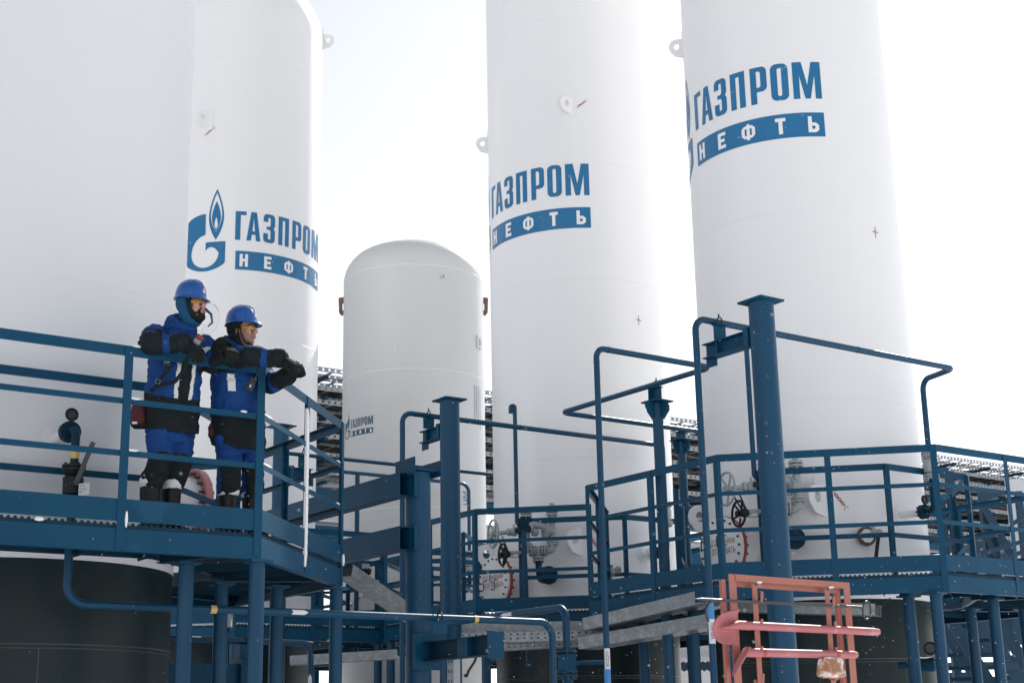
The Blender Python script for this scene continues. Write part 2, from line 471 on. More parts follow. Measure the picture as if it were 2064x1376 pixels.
def logo(parent, C, r, th0, z0, s=1.0, main=None, off=0.004):
    main = main or LOGO
    fn = lambda o: on_tank(C, r, th0, z0, o, s)
    st = 0.03 / s
    for nm, shp, o, mm in (("logo_letter", WORD1, off, main),
                           ("logo_bar", [[[(.015, -.475), (1.78, -.475), (1.78, -.175), (.015, -.175)]]], off, main),
                           ("logo_bar_letter", [[[(x, y - .425) for x, y in lp] for lp in g] for g in WORD2], off + 0.004, LOGOW),
                           ("logo_emblem", emblem(), off, main)):
        for one in ([[g] for g in shp] if nm.endswith("letter") else [shp]):
            bm = poly_bm(one); slice_bm(bm, 0, st)
            mb = MB(); map_bm(mb, bm, fn(o)); mb.build(nm, mm, parent, smooth=False)

# ------------------------------------------------------------------ tanks
def chain_mark(parent, C, r, th, z, s, up):
    mb = MB(); fn = on_tank(C, r, th, z, 0.004)
    for i in range(3):
        c0 = (i - 1) * 0.055 * s
        outer = [(c0 + .034 * s * cos(t * pi / 8), .017 * s * sin(t * pi / 8)) for t in range(16)]
        inner = [(c0 + .021 * s * cos(t * pi / 8), .006 * s * sin(t * pi / 8)) for t in range(16)]
        a = radians(38 if up else -55)
        rot = lambda p: (p[0] * cos(a) - p[1] * sin(a), p[0] * sin(a) + p[1] * cos(a))
        map_bm(mb, poly_bm([[[rot(p) for p in outer], [rot(p) for p in inner]]]), fn)
    for e in (-1, 1):
        for q in (-1, 1):
            c0 = e * .088 * s
            pts = [(c0, 0), (c0 + e * .035 * s, q * .030 * s), (c0 + e * .038 * s, q * .018 * s)]
            a = radians(38 if up else -55)
            pts = [(p[0] * cos(a) - p[1] * sin(a), p[0] * sin(a) + p[1] * cos(a)) for p in pts]
            map_bm(mb, poly_bm([[pts]]), fn)
    mb.build("chain_mark", REDM, parent, smooth=False)
def cross_mark(parent, C, r, th, z):
    mb = MB(); fn = on_tank(C, r, th, z, 0.004)
    for q in ([(-.05, -.004), (-.004, -.005), (-.004, -.07), (.004, -.07), (.005, -.005), (.05, -.004), (.05, .004), (.005, .005), (.004, .07), (-.004, .07), (-.005, .005), (-.05, .004)], ):
        map_bm(mb, poly_bm([[q]]), fn)
    mb.build("cross_mark", REDM, parent, smooth=False)
def lug(parent, C, r, th, z, out, k=1.0, pad=True):
    """lifting plate with an eye, standing out of the shell along azimuth out"""
    base = Vector((C[0] + sin(radians(th)) * r, C[1] + cos(radians(th)) * r, z))
    ex = dirv(out); mb = MB()
    ol = [(-.06, -.15), (.02, -.145), (.12, -.115)] + [(.10 + .085 * cos(radians(t)), .01 + .10 * sin(radians(t))) for t in range(-50, 100, 15)] + [(.03, .115), (-.06, .12)]
    ol = [(x * k, y * k) for x, y in ol]
    hole = [(.085 * k + .036 * k * cos(t * pi / 10), .01 * k + .045 * k * sin(t * pi / 10)) for t in range(20)]
    mb.plate(ol, [hole], base, ex, UP, 0.025 * k)
    if pad:
        rad = dirv(th); tan = Vector((rad.y, -rad.x, 0))
        mb.box(base - rad * 0.002, (rad, tan, UP), (.010, .075 * k, .18 * k))
    mb.build("lifting_lug", WHITE, parent)
def manhole(parent, C, r, th, z, flip=1, red=None, L=0.30, txt=True):
    ax = dirv(th); c = Vector((C[0], C[1], z)); s = Vector((-ax.y, ax.x, 0)) * 1.0
    mb = MB(); mb.lathe(c + ax * (r - .08), ax, [(.26, 0), (.26, L + .04)], 32); mb.build("manhole_neck", WHITE, parent)
    f0 = c + ax * (r + L - .05)
    mb = MB(); mb.lathe(f0, ax, [(.26, -.022), (.34, -.022), (.345, 0.0), (.34, .018), (.26, .018)], 40); mb.build("manhole_flange", red or RED, parent)
    mb = MB(); mb.lathe(f0, ax, [(.0, .020), (.335, .020), (.335, .05), (.32, .056), (.0, .056)], 40, WHITE if red is None else red, cap=False)
    o = mb.build("manhole_cover", None, parent)
    for kb in range(20): bm_ = MB(); bolts(bm_, f0 + ax * .02, ax, .298, 1, .0145, .052, a0=kb * pi / 10, both=.040); bm_.build("cover_bolt", BOLT, parent)
    if txt:
        right = Vector((-ax.y, ax.x, 0))           # reading direction seen from outside
        for kx in (-.20, .05):
            for q, sgn in ((.12, 1), (-.10, -1)):
                b = f0 + ax * .056 + right * kx + UP * q
                hb = MB(); hb.tube(fillet([b + right * (.05 * sgn), b + right * (.05 * sgn) + ax * .05, b - right * .05 * sgn + ax * .05, b - right * .05 * sgn + ax * .05 + UP * (-.12 * sgn), b - right * .05 * sgn + UP * (-.12 * sgn)], .015, 3), .0065, 8)
                hb.build("cover_handle", STEEL, parent)
        tb = MB()
        for s_, y in (("ПОД ДАВЛЕНИЕМ", .02), ("НЕ ОТКРЫВАТЬ", -.075)):
            bm = text_bm(s_, .068, 0.66); w = bm_w(bm)
            map_bm(tb, bm, lambda x, yy, y=y, w=w: f0 + ax * .0585 + right * (x - w / 2) + UP * (yy + y))
        tb.build("warning_lettering", REDM, parent, smooth=False)
TANKS = {}
def tank(key, label, C, r, ztop, dome, welds, skirt=True, wm=None, dexp=.85, vseams=(), group="white storage tanks"):
    t = thing("storage_tank", label, "storage tank", (C[0], C[1], GZ), group)
    TANKS[key] = t
    c0 = Vector((C[0], C[1], 0)); mb = MB()
    zb = 1.36 if skirt else GZ
    prof = [(r, zb), (r, ztop)]
    n = 14
    for k in range(1, n + 1):
        a = pi / 2 * k / n
        prof.append((max(0.001, r * cos(a) ** dexp), ztop + dome * sin(a)))
    mb.lathe(c0, UP, prof, 128, cap=False)
    mb.build("shell", wm or WHITE, t, ang=40)
    for z in welds: ws = MB(); ws.torus(c0 + UP * z, UP, r - 0.001, 0.0038, 128, 6); ws.build("weld_seam", SEAM, t)
    for th, z0, z1 in vseams:
        d = dirv(th); p = c0 + d * (r - 0.003)
        ws = MB(); ws.tube([p + UP * z0, p + UP * z1], 0.0036, 6); ws.build("weld_seam", SEAM, t)
    if skirt:
        sk = MB(); sk.lathe(c0, UP, [(r - .004, GZ), (r - .004, 1.357)], 128, cap=False); sk.build("skirt", SKIRT, t)
        s2 = MB(); s2.torus(c0 + UP * 0.735, UP, r - .006, .007, 96, 6); s2.torus(c0 + UP * 0.705, UP, r - .006, .005, 96, 6)
        for th in (150, 195, 240): s2.tube([c0 + dirv(th) * (r - .007) + UP * GZ, c0 + dirv(th) * (r - .007) + UP * .70], .005, 6)
        s2.build("skirt_seam", SKIRTL, t)
    return t
T1, T2, T3, T4, T5 = (-4.19, 12.19), (-4.175, 21.4), (-1.766, 25.54), (.947, 20.34), (3.498, 17.125)
R1, RT, R3 = 1.33, 1.245, 1.26
t1 = tank("near", "huge white tank at the left edge behind the two workers, black skirt below", T1, R1, 10.4, .8, (3.55, 6.0, 7.64, 9.2), wm=WHITE1, vseams=((150, 3.55, 6.0), (170, 7.64, 9.2)))
t2 = tank("rear", "tall white tank with rounded shoulder and the full flame emblem, behind the workers", T2, RT, 10.72, .95, (3.54, 5.6, 9.9), dexp=.6, vseams=((140, 5.6, 8.2), (118, 6.6, 7.7)))
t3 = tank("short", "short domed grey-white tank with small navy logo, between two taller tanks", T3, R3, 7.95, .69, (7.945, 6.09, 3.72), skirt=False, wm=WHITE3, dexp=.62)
t4 = tank("mid", "tall white tank in the middle with blue lettering, right of the short domed tank", T4, RT, 15.5, .9, (3.54, 6.0, 7.68, 9.9), vseams=((184, 7.68, 9.9), (205, 3.54, 6.0)))  # top out of view made taller to cast shade on the near tank
t5 = tank("right", "tall white tank farthest right, blue lettering high up, behind the pink tool stand", T5, RT, 15.5, .9, (3.54, 5.75, 7.645, 9.9), vseams=((181, 3.54, 5.75), (183, 7.645, 9.9)))  # unseen top raised like the middle tank's, to shade the near tank
logo(t5, T5, RT, 253.5, 7.125)
logo(t4, T4, RT, 254.2, 7.195)
logo(t2, T2, RT, 170.9, 7.02, .945)
th3, z3 = hit_cyl(T3, R3, 709, 862)
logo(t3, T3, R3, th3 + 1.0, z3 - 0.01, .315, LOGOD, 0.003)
# lifting lugs, marks
for t, C, pts in ((t5, T5, ((1590, -28, 240, 1.0),)), (t4, T4, ((1152, 212, 240, 1.0),)), (t2, T2, ((420, 240, 245, 1.0),))):
    for px, py, out, k in pts:
        th, z = hit_cyl(C, RT, px, py); lug(t, C, RT, th, z, out, k)
for t, C, px, py, out in ((t5, T5, 1377, 90, 283), (t4, T4, 986, 287, 274), (t2, T2, 640, 80, 79)):
    P = at_d(px, py, sqrt(C[0] ** 2 + C[1] ** 2))
    th = out; lug(t, C, RT, th, P.z, out, 1.0)
th, z = hit_cyl(T5, RT, 1662, 1005); lug(t5, T5, RT, th, z, 236, 1.35)
th, z = hit_cyl(T4, RT, 1172, 1090); lug(t4, T4, RT, th, z, 236, 1.3)
lug(t5, T5, RT, 268, 2.42, 262, 1.35); lug(t4, T4, RT, 268, 2.42, 262, 1.35)
for t, C, px, py, up, s in ((t5, T5, 1692, 1006, False, 1.0), (t4, T4, 1197, 1092, False, 1.0), (t4, T4, 1172, 210, True, .75), (t2, T2, 423, 265, True, .75)):
    th, z = hit_cyl(C, RT, px, py); chain_mark(t, C, RT, th, z, s, up)
for t, C, px, py in ((t5, T5, 1764, 468), (t4, T4, 1287, 645)):
    th, z = hit_cyl(C, RT, px, py); cross_mark(t, C, RT, th, z)
manhole(t5, T5, RT, 234, 1.97); manhole(t4, T4, RT, 234, 1.97)
manhole(t3, T3, R3, 207, 1.95, red=WHITE3, txt=False)
manhole(t1, T1, R1, 52, 2.06, red=PINK, L=.34, txt=False)
def nozzle(t, C, r, th, z, rf, L, mN, mF, name="nozzle"):
    ax = dirv(th); p = Vector((C[0], C[1], z)) + ax * (r - .02)
    mb = MB(); mb.cyl(p, p + ax * (L + .02), rf * .52, 20, mN); mb.lathe(p + ax * .015, ax, [(.0, 0), (rf * 1.25, 0), (rf * 1.25, .012), (0, .012)], 28, mN, cap=False)
    mb.build(name, None, t)
    mb = MB(); flange(mb, p + ax * (L + .02), ax, rf, .03, 8); mb.build("nozzle_flange", mF, t)
    return p + ax * (L + .03)
nz = {}
for k, t, C, r, z in (("1", t1, (T1[0] - .095, T1[1] - .05), R1, 2.27), ("5", t5, T5, RT, 2.27), ("4", t4, T4, RT, 2.27), ("3", t3, T3, R3, 2.37)):
    nz[k] = nozzle(t, C, r, 144.2, z, .080, .30, WHITE, BLUED)
# round blind nozzles and the sight port
for t, C, px, py in ((t5, T5, 1590, 1086), (t4, T4, 1104, 1160)):
    th, z = hit_cyl(C, RT, px, py); ax = dirv(th); p = Vector((C[0], C[1], z)) + ax * (RT - .02)
    mb = MB(); mb.cyl(p, p + ax * .12, .06, 20, WHITE); mb.lathe(p + ax * .12, ax, [(0, 0), (.105, 0), (.108, .02), (.1, .04), (0, .042)], 32, IRON, cap=False); mb.build("blind_nozzle", None, t)
th, z = hit_cyl(T5, RT, 1740, 1082); ax = dirv(th); p = Vector((T5[0], T5[1], z)) + ax * (RT - .02)
mb = MB(); mb.cyl(p, p + ax * .10, .05, 20); mb.build("port_neck", WHITE, t5)
mb = MB(); flange(mb, p + ax * .10, ax, .105, .03, 8, RUST, BOLT); mb.lathe(p + ax * .118, ax, [(.0, 0), (.075, 0), (.07, .02), (0, .02)], 24, WHITE, cap=False); mb.build("port_flange", None, t5)
mb = MB(); q = p + ax * .14
side = Vector((-ax.y, ax.x, 0))
mb.cyl(q, q + side * .13 + UP * .03, .028, 12); mb.ball(q + side * .13 + UP * .03, .045); mb.cyl(q + side * .06 + UP * .02, q + side * .07 + UP * .10, .022, 10)
mb.build("gauge_valve", GREY, t5)
mb = MB(); mb.bar(q + side * .12, q + side * .04 - UP * .38, .035, .02, up=ax); mb.build("gauge_lever", IRON, t5)
th, z = hit_cyl(T4, RT, 1300, 1118); nozzle(t4, T4, RT, th, z, .085, .12, WHITE, WHITE, "small_nozzle")
# hooks and fittings of the short tank
for px, s in ((685, -1), (979, 1)):
    P = at_d(px, 607, 25.6); ex = dirv(AZD + 38) * s
    ex = Vector((0.997, 0.07, 0)) * s
    mb = MB(); b = Vector((T3[0], T3[1], P.z)) + ex * (R3 - .08)
    mb.plate([(0, -.02), (.10, -.02), (.10, -.16), (.06, -.20), (.11, -.26), (.16, -.20), (.17, .06), (.05, .08), (0, .06)], [], b, ex, UP, .10)
    mb.build("trunnion_hook", RUST, t3)
    mb = MB(); mb.box(b + ex * .02, (ex, UP, ex.cross(UP)), (.012, .10, .08)); mb.build("hook_pad", WHITE3, t3)
th, z = hit_cyl(T3, R3, 891, 558); ax = dirv(th); p = Vector((T3[0], T3[1], z)) + ax * R3
mb = MB(); mb.lathe(p, ax, [(0, -.02), (.035, -.02), (.035, .06), (.02, .06), (.02, .02), (0, .02)], 20, cap=False); mb.build("drain_socket", PANEL, t3)
th, z = hit_cyl(T3, R3, 964, 690); mb = MB(); ax = dirv(th); tn = Vector((ax.y, -ax.x, 0))
mb.plate([(-.09, -.11), (.09, -.11), (.09, .11), (-.09, .11)], [[(.04 * cos(k * pi / 8), .07 * sin(k * pi / 8)) for k in range(16)]], Vector((T3[0], T3[1], z)) + ax * (R3 + .012), tn, UP, .03)
mb.build("earthing_plate", WHITE3, t3)
mb = MB()
rnd = random.Random(4)
for col in range(4):                       # four upright lines of fine print, too small to read
    th0, z0 = hit_cyl(T3, R3, 956 + col * 3.6, 776 + 2 * col); z = z0
    while z > z0 - (.62 if col != 1 else .50) - .03 * col:
        hgt = rnd.uniform(.012, .03)
        map_bm(mb, poly_bm([[[(-.010, 0), (.010, 0), (.010, -hgt), (-.010, -hgt)]]]), on_tank(T3, R3, th0, z, .004)); z -= hgt + rnd.uniform(.006, .014)
mb.build("fine_print", LOGOD, t3, smooth=False)
mb = MB(); th, z = hit_cyl(T3, R3, 938, 1017)
bm = text_bm("ЦМ", .11, 1.25)
map_bm(mb, bm, lambda x, y: on_tank(T3, R3, th, z, .004)(.5 * .11 - y, x))
mb.build("stencil_lettering", LOGOD, t3, smooth=False)

# ------------------------------------------------------------------ octagonal walkways
ZD, ZR = 1.45, 2.73
def corner(C, k, R): return Vector((C[0], C[1])) + Vector(dirv(76.66 + 45 * k)[:2]) * R
def runs(sides):                            # consecutive side numbers -> lists of corner numbers
    out = []
    s = sorted(sides)
    cur = None
    for k in s:
        if cur and cur[-1] == k: cur.append(k + 1)
        else: cur = [k, k + 1]; out.append(cur)
    return out
def walkway(label, C, sides=range(8), dz=0.0, clip={}, cols_out=(), cols_in=(), inner_gap=(3,), teeth=()):
    Ro, Ri = 2.80, 1.74
    t = thing("tank_walkway", label, "walkway", (C[0], C[1], GZ), "octagonal walkways around the tanks")
    zd, zr = ZD + dz, ZR + dz
    oc = [corner(C, k, Ro) for k in range(8)]
    mb = MB(); mb.sweep2d(oc[::-1], True, [(-.004, zd - .03), (-.004, zd + .012), (-1.06 * cos(radians(22.5)), zd + .012), (-1.06 * cos(radians(22.5)), zd - .03)])
    for k in teeth:                          # serrated bearing bars of the grating seen along its edge
        a, b = oc[k], oc[(k + 1) % 8]; L = (b - a).length; n = int(L / .045); d3 = Vector((*((b - a) / L), 0)); nr = Vector((-d3.y, d3.x, 0))
        if nr.dot(Vector((*((a + b) / 2 - Vector(C)), 0))) < 0: nr = -nr
        for i in range(n):
            p = Vector((a.x, a.y, zd + .0125)) + d3 * (.02 + i * .045) - nr * .02
            mb.add([p - d3 * .011, p + d3 * .011, p + nr * .022 + d3 * .011, p + nr * .022 - d3 * .011, p - d3 * .005 + UP * .014, p + d3 * .005 + UP * .014, p + nr * .022 + d3 * .005 + UP * .014, p + nr * .022 - d3 * .005 + UP * .014],
                   [(0, 1, 5, 4), (1, 2, 6, 5), (2, 3, 7, 6), (3, 0, 4, 7), (4, 5, 6, 7)])
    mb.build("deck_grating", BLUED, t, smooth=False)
    mb = MB(); mb.sweep2d(oc[::-1], True, [(0, zd - .17), (.008, zd - .17), (.008, zd - .015), (0, zd - .015), (-.05, zd - .015), (-.05, zd - .022), (-.002, zd - .022), (-.002, zd - .162), (-.05, zd - .162), (-.05, zd - .17)][::-1])
    mb.build("rim_beam", BLUE, t, ang=30)
    ic = [corner(C, k, Ri) for k in range(8)]
    mb = MB(); mb.sweep2d(ic[::-1], True, [(-.02, zd - .085), (.03, zd - .085), (.03, zd - .032), (-.02, zd - .032)])
    for k in range(8):
        mb.ibeam((*oc[k].lerp(ic[k], .03), zd - .08), (*oc[k].lerp(ic[k], .94), zd - .08), .08, .09)
        m0, m1 = (oc[k] + oc[(k + 1) % 8]) / 2, (ic[k] + ic[(k + 1) % 8]) / 2
        mb.angle((*m0.lerp(m1, .04), zd - .06), (*m0.lerp(m1, .93), zd - .06), .05, -.06 + .0)
        mb.angle((*oc[k].lerp(oc[(k + 1) % 8], .25).lerp(m1, .06), zd - .06), (*ic[k].lerp(m1, .2), zd - .06), .05, .05, sy=-1)
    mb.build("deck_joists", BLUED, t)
    segs = []
    for rn in runs(sides):
        pts = [oc[k % 8].copy() for k in rn]
        for k, (which, L) in clip.items():
            if k in rn[:-1]:
                i = rn.index(k)
                a, b = oc[k % 8], oc[(k + 1) % 8]
                if which == 'start': pts[i] = b + (a - b).normalized() * L
                else: pts[i + 1] = a + (b - a).normalized() * L
        segs.append(pts[::-1])
    if len(segs) == 1 and len(list(sides)) == 8: closed = True; segs[0] = segs[0][:-1]
    else: closed = False
    def ring(name, prof, m=BLUE):
        mb = MB()
        for s in segs: mb.sweep2d(s, closed, prof)
        return mb.build(name, m, t, ang=30)
    ring("toe_board", [(.002, zd + .035), (.008, zd + .035), (.008, zd + .19), (.002, zd + .19)])
    def lprof(z, w, h, th=.006): return [(0, z - h), (th, z - h), (th, z - th), (th + .0, z), (-w, z), (-w, z - th), (0, z - th)]
    ring("top_rail", lprof(zr, .045, .075))
    ring("mid_rail", lprof(zd + .90, .028, .042, .005)); ring("mid_rail", lprof(zd + .53, .028, .042, .005))
    posts = []
    for s in segs:
        n = len(s)
        for i in range(n):
            if closed or i < n - 1:
                a, b = s[i], s[(i + 1) % n]
                if (b - a).length > 1.6 or closed: posts.append(((a + b) / 2 + (b - a).normalized() * .04, (b - a).normalized()))
            d = (s[i] - s[i - 1]) if (closed or i > 0) else (s[i + 1] - s[i])
            posts.append((s[i], d.normalized()))
    for p, d in posts:
        d3 = Vector((d.x, d.y, 0)); o3 = Vector((d.y, -d.x, 0))
        mb = MB(); q = Vector((p.x, p.y, 0)) + o3 * .014 + d3 * .004
        mb.ext([(0, 0), (.062, 0), (.062, .006), (.006, .006), (.006, .045), (0, .045)], q + UP * (zd - .155), q + UP * (zr - .008), up=-o3)
        mb.build("railing_post", BLUE, t, ang=30)
    isd = [k for k in range(8) if k not in inner_gap]
    isegs = []
    for rn in runs(isd): isegs.append([ic[k % 8] for k in rn][::-1])
    mb = MB()
    for s in isegs:
        mb.sweep2d(s, False, [(-.006, zr - .07), (0, zr - .07), (0, zr), (-.006, zr)])
        mb.sweep2d(s, False, [(-.006, zd + .50), (0, zd + .50), (0, zd + .55), (-.006, zd + .55)])
    mb.build("inner_rail", BLUE, t, ang=30)
    for s in isegs:
        for p in s:
            mb = MB(); mb.ext([(-.025, -.025), (.025, -.025), (.025, .025), (-.025, .025)], (p.x, p.y, zd), (p.x, p.y, zr - .02), up=Vector((*(p - Vector(C)), 0)))
            mb.build("inner_post", BLUE, t)
    for az_, rr_ in list(cols_out) + list(cols_in):
        p = Vector((C[0], C[1], 0)) + dirv(az_) * rr_
        mb = MB(); mb.cyl(p + UP * (GZ - .02), p + UP * (zd - .188), .057, 24); mb.box(p + UP * (zd - .179), (DA, DB, UP), (.085, .085, .009)); mb.build("support_column", BLUEP, t)
    return t
oct_cols = [(76.66, 2.72), (121.66, 2.74), (166.66, 2.74), (211.66, 2.72), (256.66, 2.72)]
C1 = (-4.24, 12.17)
w1 = walkway("left octagonal blue walkway the two workers stand on", C1, cols_out=[(76.4, 2.76), (120.8, 2.74), (166.66, 2.74)], cols_in=[(126.6, 2.28), (86, 1.80), (79, 2.25)], teeth=(0, 1), inner_gap=(7,))
w5 = walkway("right octagonal blue walkway behind the pink tool stand", (3.53, 17.12), sides=(0, 1, 2, 3, 4, 7), cols_out=[(76.66, 2.72), (121.66, 2.74), (169, 2.74), (211.66, 2.74)], cols_in=[(172, 2.42), (113, 1.60), (144, 2.28), (105, 2.15), (230, 2.2), (250, 2.3)], teeth=(1, 2, 3))
w4 = walkway("middle octagonal blue walkway with two handwheels behind its rail", (.98, 20.33), sides=(2, 3, 4, 5, 6, 7), dz=-.02, clip={2: ('start', 1.42)}, cols_out=[(211.66, 2.6), (256.66, 2.72)], cols_in=[(235, 2.2), (190, 2.2)], teeth=(2, 3))
w2 = walkway("far walkway seen low between the blue columns at the left", T2, dz=-.03, cols_out=[(121.66, 2.72), (166.66, 2.72)], teeth=(1,))
w3 = walkway("farthest walkway around the foot of the short domed tank", T3, sides=(1, 2, 3, 7, 0), dz=-.04, cols_out=[(166.66, 2.72), (211.66, 2.72)], inner_gap=(2, 3))
# snow packed in the angle of the left walkway's post
mb = MB(); rnd = random.Random(3)
m = (corner(C1, 0, 2.8) + corner(C1, 1, 2.8)) / 2; d = (corner(C1, 0, 2.8) - corner(C1, 1, 2.8)).normalized()
d3 = Vector((d.x, d.y, 0)); o3 = Vector((d.y, -d.x, 0)); q = Vector((m.x, m.y, 0))
vs, fs = [], []
N = 46
for i in range(N + 1):
    z = 1.34 + (2.62 - 1.34) * i / N
    w = .030 + rnd.uniform(-.006, .006); w *= min(1, i / 4, (N - i) / 3 + .2)
    vs += [q - d3 * .030 + o3 * .0145 + UP * z, q + d3 * (w - .004) + o3 * .0165 + UP * z, q + d3 * (w - .010) - o3 * .004 + UP * z, q - d3 * .030 - o3 * .004 + UP * z]
for i in range(N):
    for k in range(4): fs.append((i * 4 + k, i * 4 + (k + 1) % 4, i * 4 + 4 + (k + 1) % 4, i * 4 + 4 + k))
mb.add(vs, fs)
mb.build("snow_strip", SNOW, w1)
def light_leak_bit(p, d, L, w=.014, h=.010):  # white bits modelled for light leaking through gaps at the rail joints
    mb = MB()
    n = 6
    pts = [p + d * (L * (i / n - .5)) for i in range(n + 1)]
    mb.tube(pts, [h * (.35 + .65 * sin(pi * (i + .6) / (n + 1.2))) for i in range(n + 1)], 6); mb.build('snow_and_light_patch', SNOW, w1)
a1, b1 = corner(C1, 2, 2.8), corner(C1, 1, 2.8); dd = (b1 - a1).normalized(); d3 = Vector((dd.x, dd.y, 0)); o3 = Vector((dd.y, -dd.x, 0))
mid = Vector((*((a1 + b1) / 2), 0))
for z in (ZR, ZD + .90, ZD + .53): light_leak_bit(mid + d3 * .075 + UP * (z + .004) + o3 * .004, d3, .08)
light_leak_bit(Vector((*b1, 0)) - d3 * .16 + UP * (ZD + .905), d3, .05)
light_leak_bit(mid + d3 * .05 + o3 * .012 + UP * (ZD + .05), UP, .11, h=.012)
light_leak_bit(mid - d3 * .55 + UP * (ZD + .012) + o3 * .01, d3, .06, h=.016)
c2, e2 = corner(C1, 1, 2.8), corner(C1, 0, 2.8); f3 = Vector((*(e2 - c2).normalized(), 0))
for fr in (.05, .55, .94):
    for z in (ZD + .90, ZD + .53): light_leak_bit(Vector((*c2.lerp(e2, fr), z + .005)), f3, .10 + .1 * (fr < .1))
light_leak_bit(Vector((*e2, ZD + .06)) + Vector((.02, -.03, 0)), UP, .10, h=.014)
# ------------------------------------------------------------------ pipe columns
def column(label, p, r, ztop, cap=.15, seg=32):
    t = thing("pipe_support_column", label, "column", (p[0], p[1], GZ), "round blue pipe columns")
    q = Vector((p[0], p[1], 0))
    mb = MB(); mb.cyl(q + UP * (GZ - .02), q + UP * (ztop - .012), r, seg); mb.build("shaft", BLUEP, t)
    if cap:
        mb = MB(); mb.box(q + UP * (ztop - .002), (DA, DB, UP), (cap, cap, .010)); mb.build("cap_plate", BLUE, t, bevel=.003)
    return t
P2, P1c, P4c, P3c = V(2.25, 12.75, 0), V(-.74, 16.72, 0), V(-3.07, 19.1, 0), V(-.906, 13.67, 0)
c2 = column("tall blue column with flat cap in front of the rightmost tank", P2, .115, 3.75)
c1 = column("blue column with flat cap in front of the short domed tank", P1c, .115, 3.80)
c4 = column("far blue column with flat cap right of the second worker", P4c, .105, 4.03)
c3 = column("thick blue column carrying two open box beams", P3c, .118, 2.42, cap=0)
c5 = column("slim blue column with winged head under the zigzag pipe", V(1.57, 15.70, 0), .058, 3.50, cap=0)
c6 = column("farther slim column with winged head beside the zigzag pipe", V(2.10, 18.2, 0), .055, 3.56, cap=0)
def arm(t, p, az_dir, L, z, r, hh=.14):
    """I-beam arm with a saddle post that carries a pipe"""
    d = Vector(az_dir); q = Vector((p[0], p[1], z)); s = Vector((-d.y, d.x, 0))
    mb = MB(); mb.ibeam(q + d * (r - .02), q + d * (r + L), .12, hh, .009); mb.build("arm_beam", BLUE, t, ang=30)
    mb = MB(); mb.box(q + d * (r + .02), (d, s, UP), (.03, .085, hh * .62)); mb.box(q + d * (r + L * .70), (d, s, UP), (.006, .055, hh * .42)); mb.box(q + d * (r + L * .9) - UP * hh * .72, (d, s, UP), (.07, .004, .05)); mb.build("arm_stiffeners", BLUE, t)
def saddle(t, p, z0, zp, d, r=.031):
    """short stub with a U-bolt under a pipe running along d, centre height zp"""
    p = Vector((p[0], p[1], 0)); d = Vector(d); s = Vector((-d.y, d.x, 0))
    mb = MB(); mb.box(p + UP * ((z0 + zp - r) / 2), (d, s, UP), (.075, .004, (zp - r - z0) / 2)); mb.box(p + UP * ((z0 + zp - r) / 2) + d * .071 + s * .03, (s, d, UP), (.03, .004, (zp - r - z0) / 2)); mb.box(p + UP * (zp - r - .005), (d, s, UP), (.06, .04, .005)); mb.build("saddle_stub", BLUE, t)
    mb = MB(); mb.torus(p + UP * zp, d, r + .006, .007, 16, 6); mb.cyl(p + UP * (zp + r - .0) + s * .0, p + UP * (zp + r + .04), .008, 6); mb.build("u_bolt", IRON, t)
ZP = 3.70
xL1 = V(1.93, 13.20); xL3 = V(-1.0, 17.0)
arm(c2, P2, DB, .62, 3.44, .115); saddle(c2, xL1, 3.51, ZP, DA)
arm(c1, P1c, DB, .46, 3.45, .115); saddle(c1, xL3, 3.52, ZP, DA)
arm(c4, P4c, DA, .34, 3.42, .105); saddle(c4, P4c + DA * .33, 3.49, ZP, DA)
def wings(t, p, ztop, r, w=.20, h=.26):
    q = Vector((p[0], p[1], 0))
    mb = MB(); mb.box(q + UP * (ztop + .002), (DA, DB, UP), (w * .72, w * .72, .008))
    for d in (DA, -DA, DB, -DB):
        s = Vector((-d.y, d.x, 0))
        mb.plate([(r - .01, -.006), (w, -.006), (w, -.07), (r + .03, -h), (r - .01, -h)], [], q + UP * ztop, d, UP, .009)
    mb.build("winged_head", BLUE, t)
wings(c5, V(1.57, 15.70, 0), 3.50, .058, .175, .18); saddle(c5, V(1.57, 15.70, 0), 3.51, ZP, DB)
wings(c6, V(2.10, 18.2, 0), 3.56, .055, .145, .17); saddle(c6, V(2.10, 18.2, 0), 3.57, ZP, DA)
# the thick column: box beams running away along B, top plates, low bracket
mb = MB()
for zc, L in ((2.285, 4.2), (1.785, 3.2)):
    e = P3c + DA * -.175 - DB * .05
    a, b = Vector((e.x, e.y, zc)), Vector((e.x, e.y, zc)) + DB * L
    bb = MB(); w, h, th = .06, .11, .008
    for c_, hx in ((DA * (w - th / 2), (th / 2, h)), (-DA * (w - th / 2), (th / 2, h))): bb.ext([(-hx[0], -hx[1]), (hx[0], -hx[1]), (hx[0], hx[1]), (-hx[0], hx[1])], a + c_, b + c_)
    for s_ in (1, -1): bb.ext([(-w + th + .0005, -th / 2), (w - th - .0005, -th / 2), (w - th - .0005, th / 2), (-w + th + .0005, th / 2)], a + UP * s_ * (h - th / 2 - .0006), b + UP * s_ * (h - th / 2 - .0006))
    bb.build("box_beam", BLUE, c3, smooth=False)
    gp = MB(); gp.box(Vector((P3c.x, P3c.y, zc)) - DA * .095 - DB * .075, (DA, DB, UP), (.020, .045, .118)); gp.build("gusset_plate", BLUE, c3)
mb = MB(); q = Vector((P3c.x, P3c.y, 2.425)); mb.box(q, (DA, DB, UP), (.14, .14, .009))
mb.box(q - DA * .14 + UP * .02, (DB, DA, UP), (.17, .007, .085)); mb.box(q + DA * .15 + UP * .02, (DB, DA, UP), (.17, .007, .075)); mb.build("top_plates", BLUE, c3, bevel=.002)
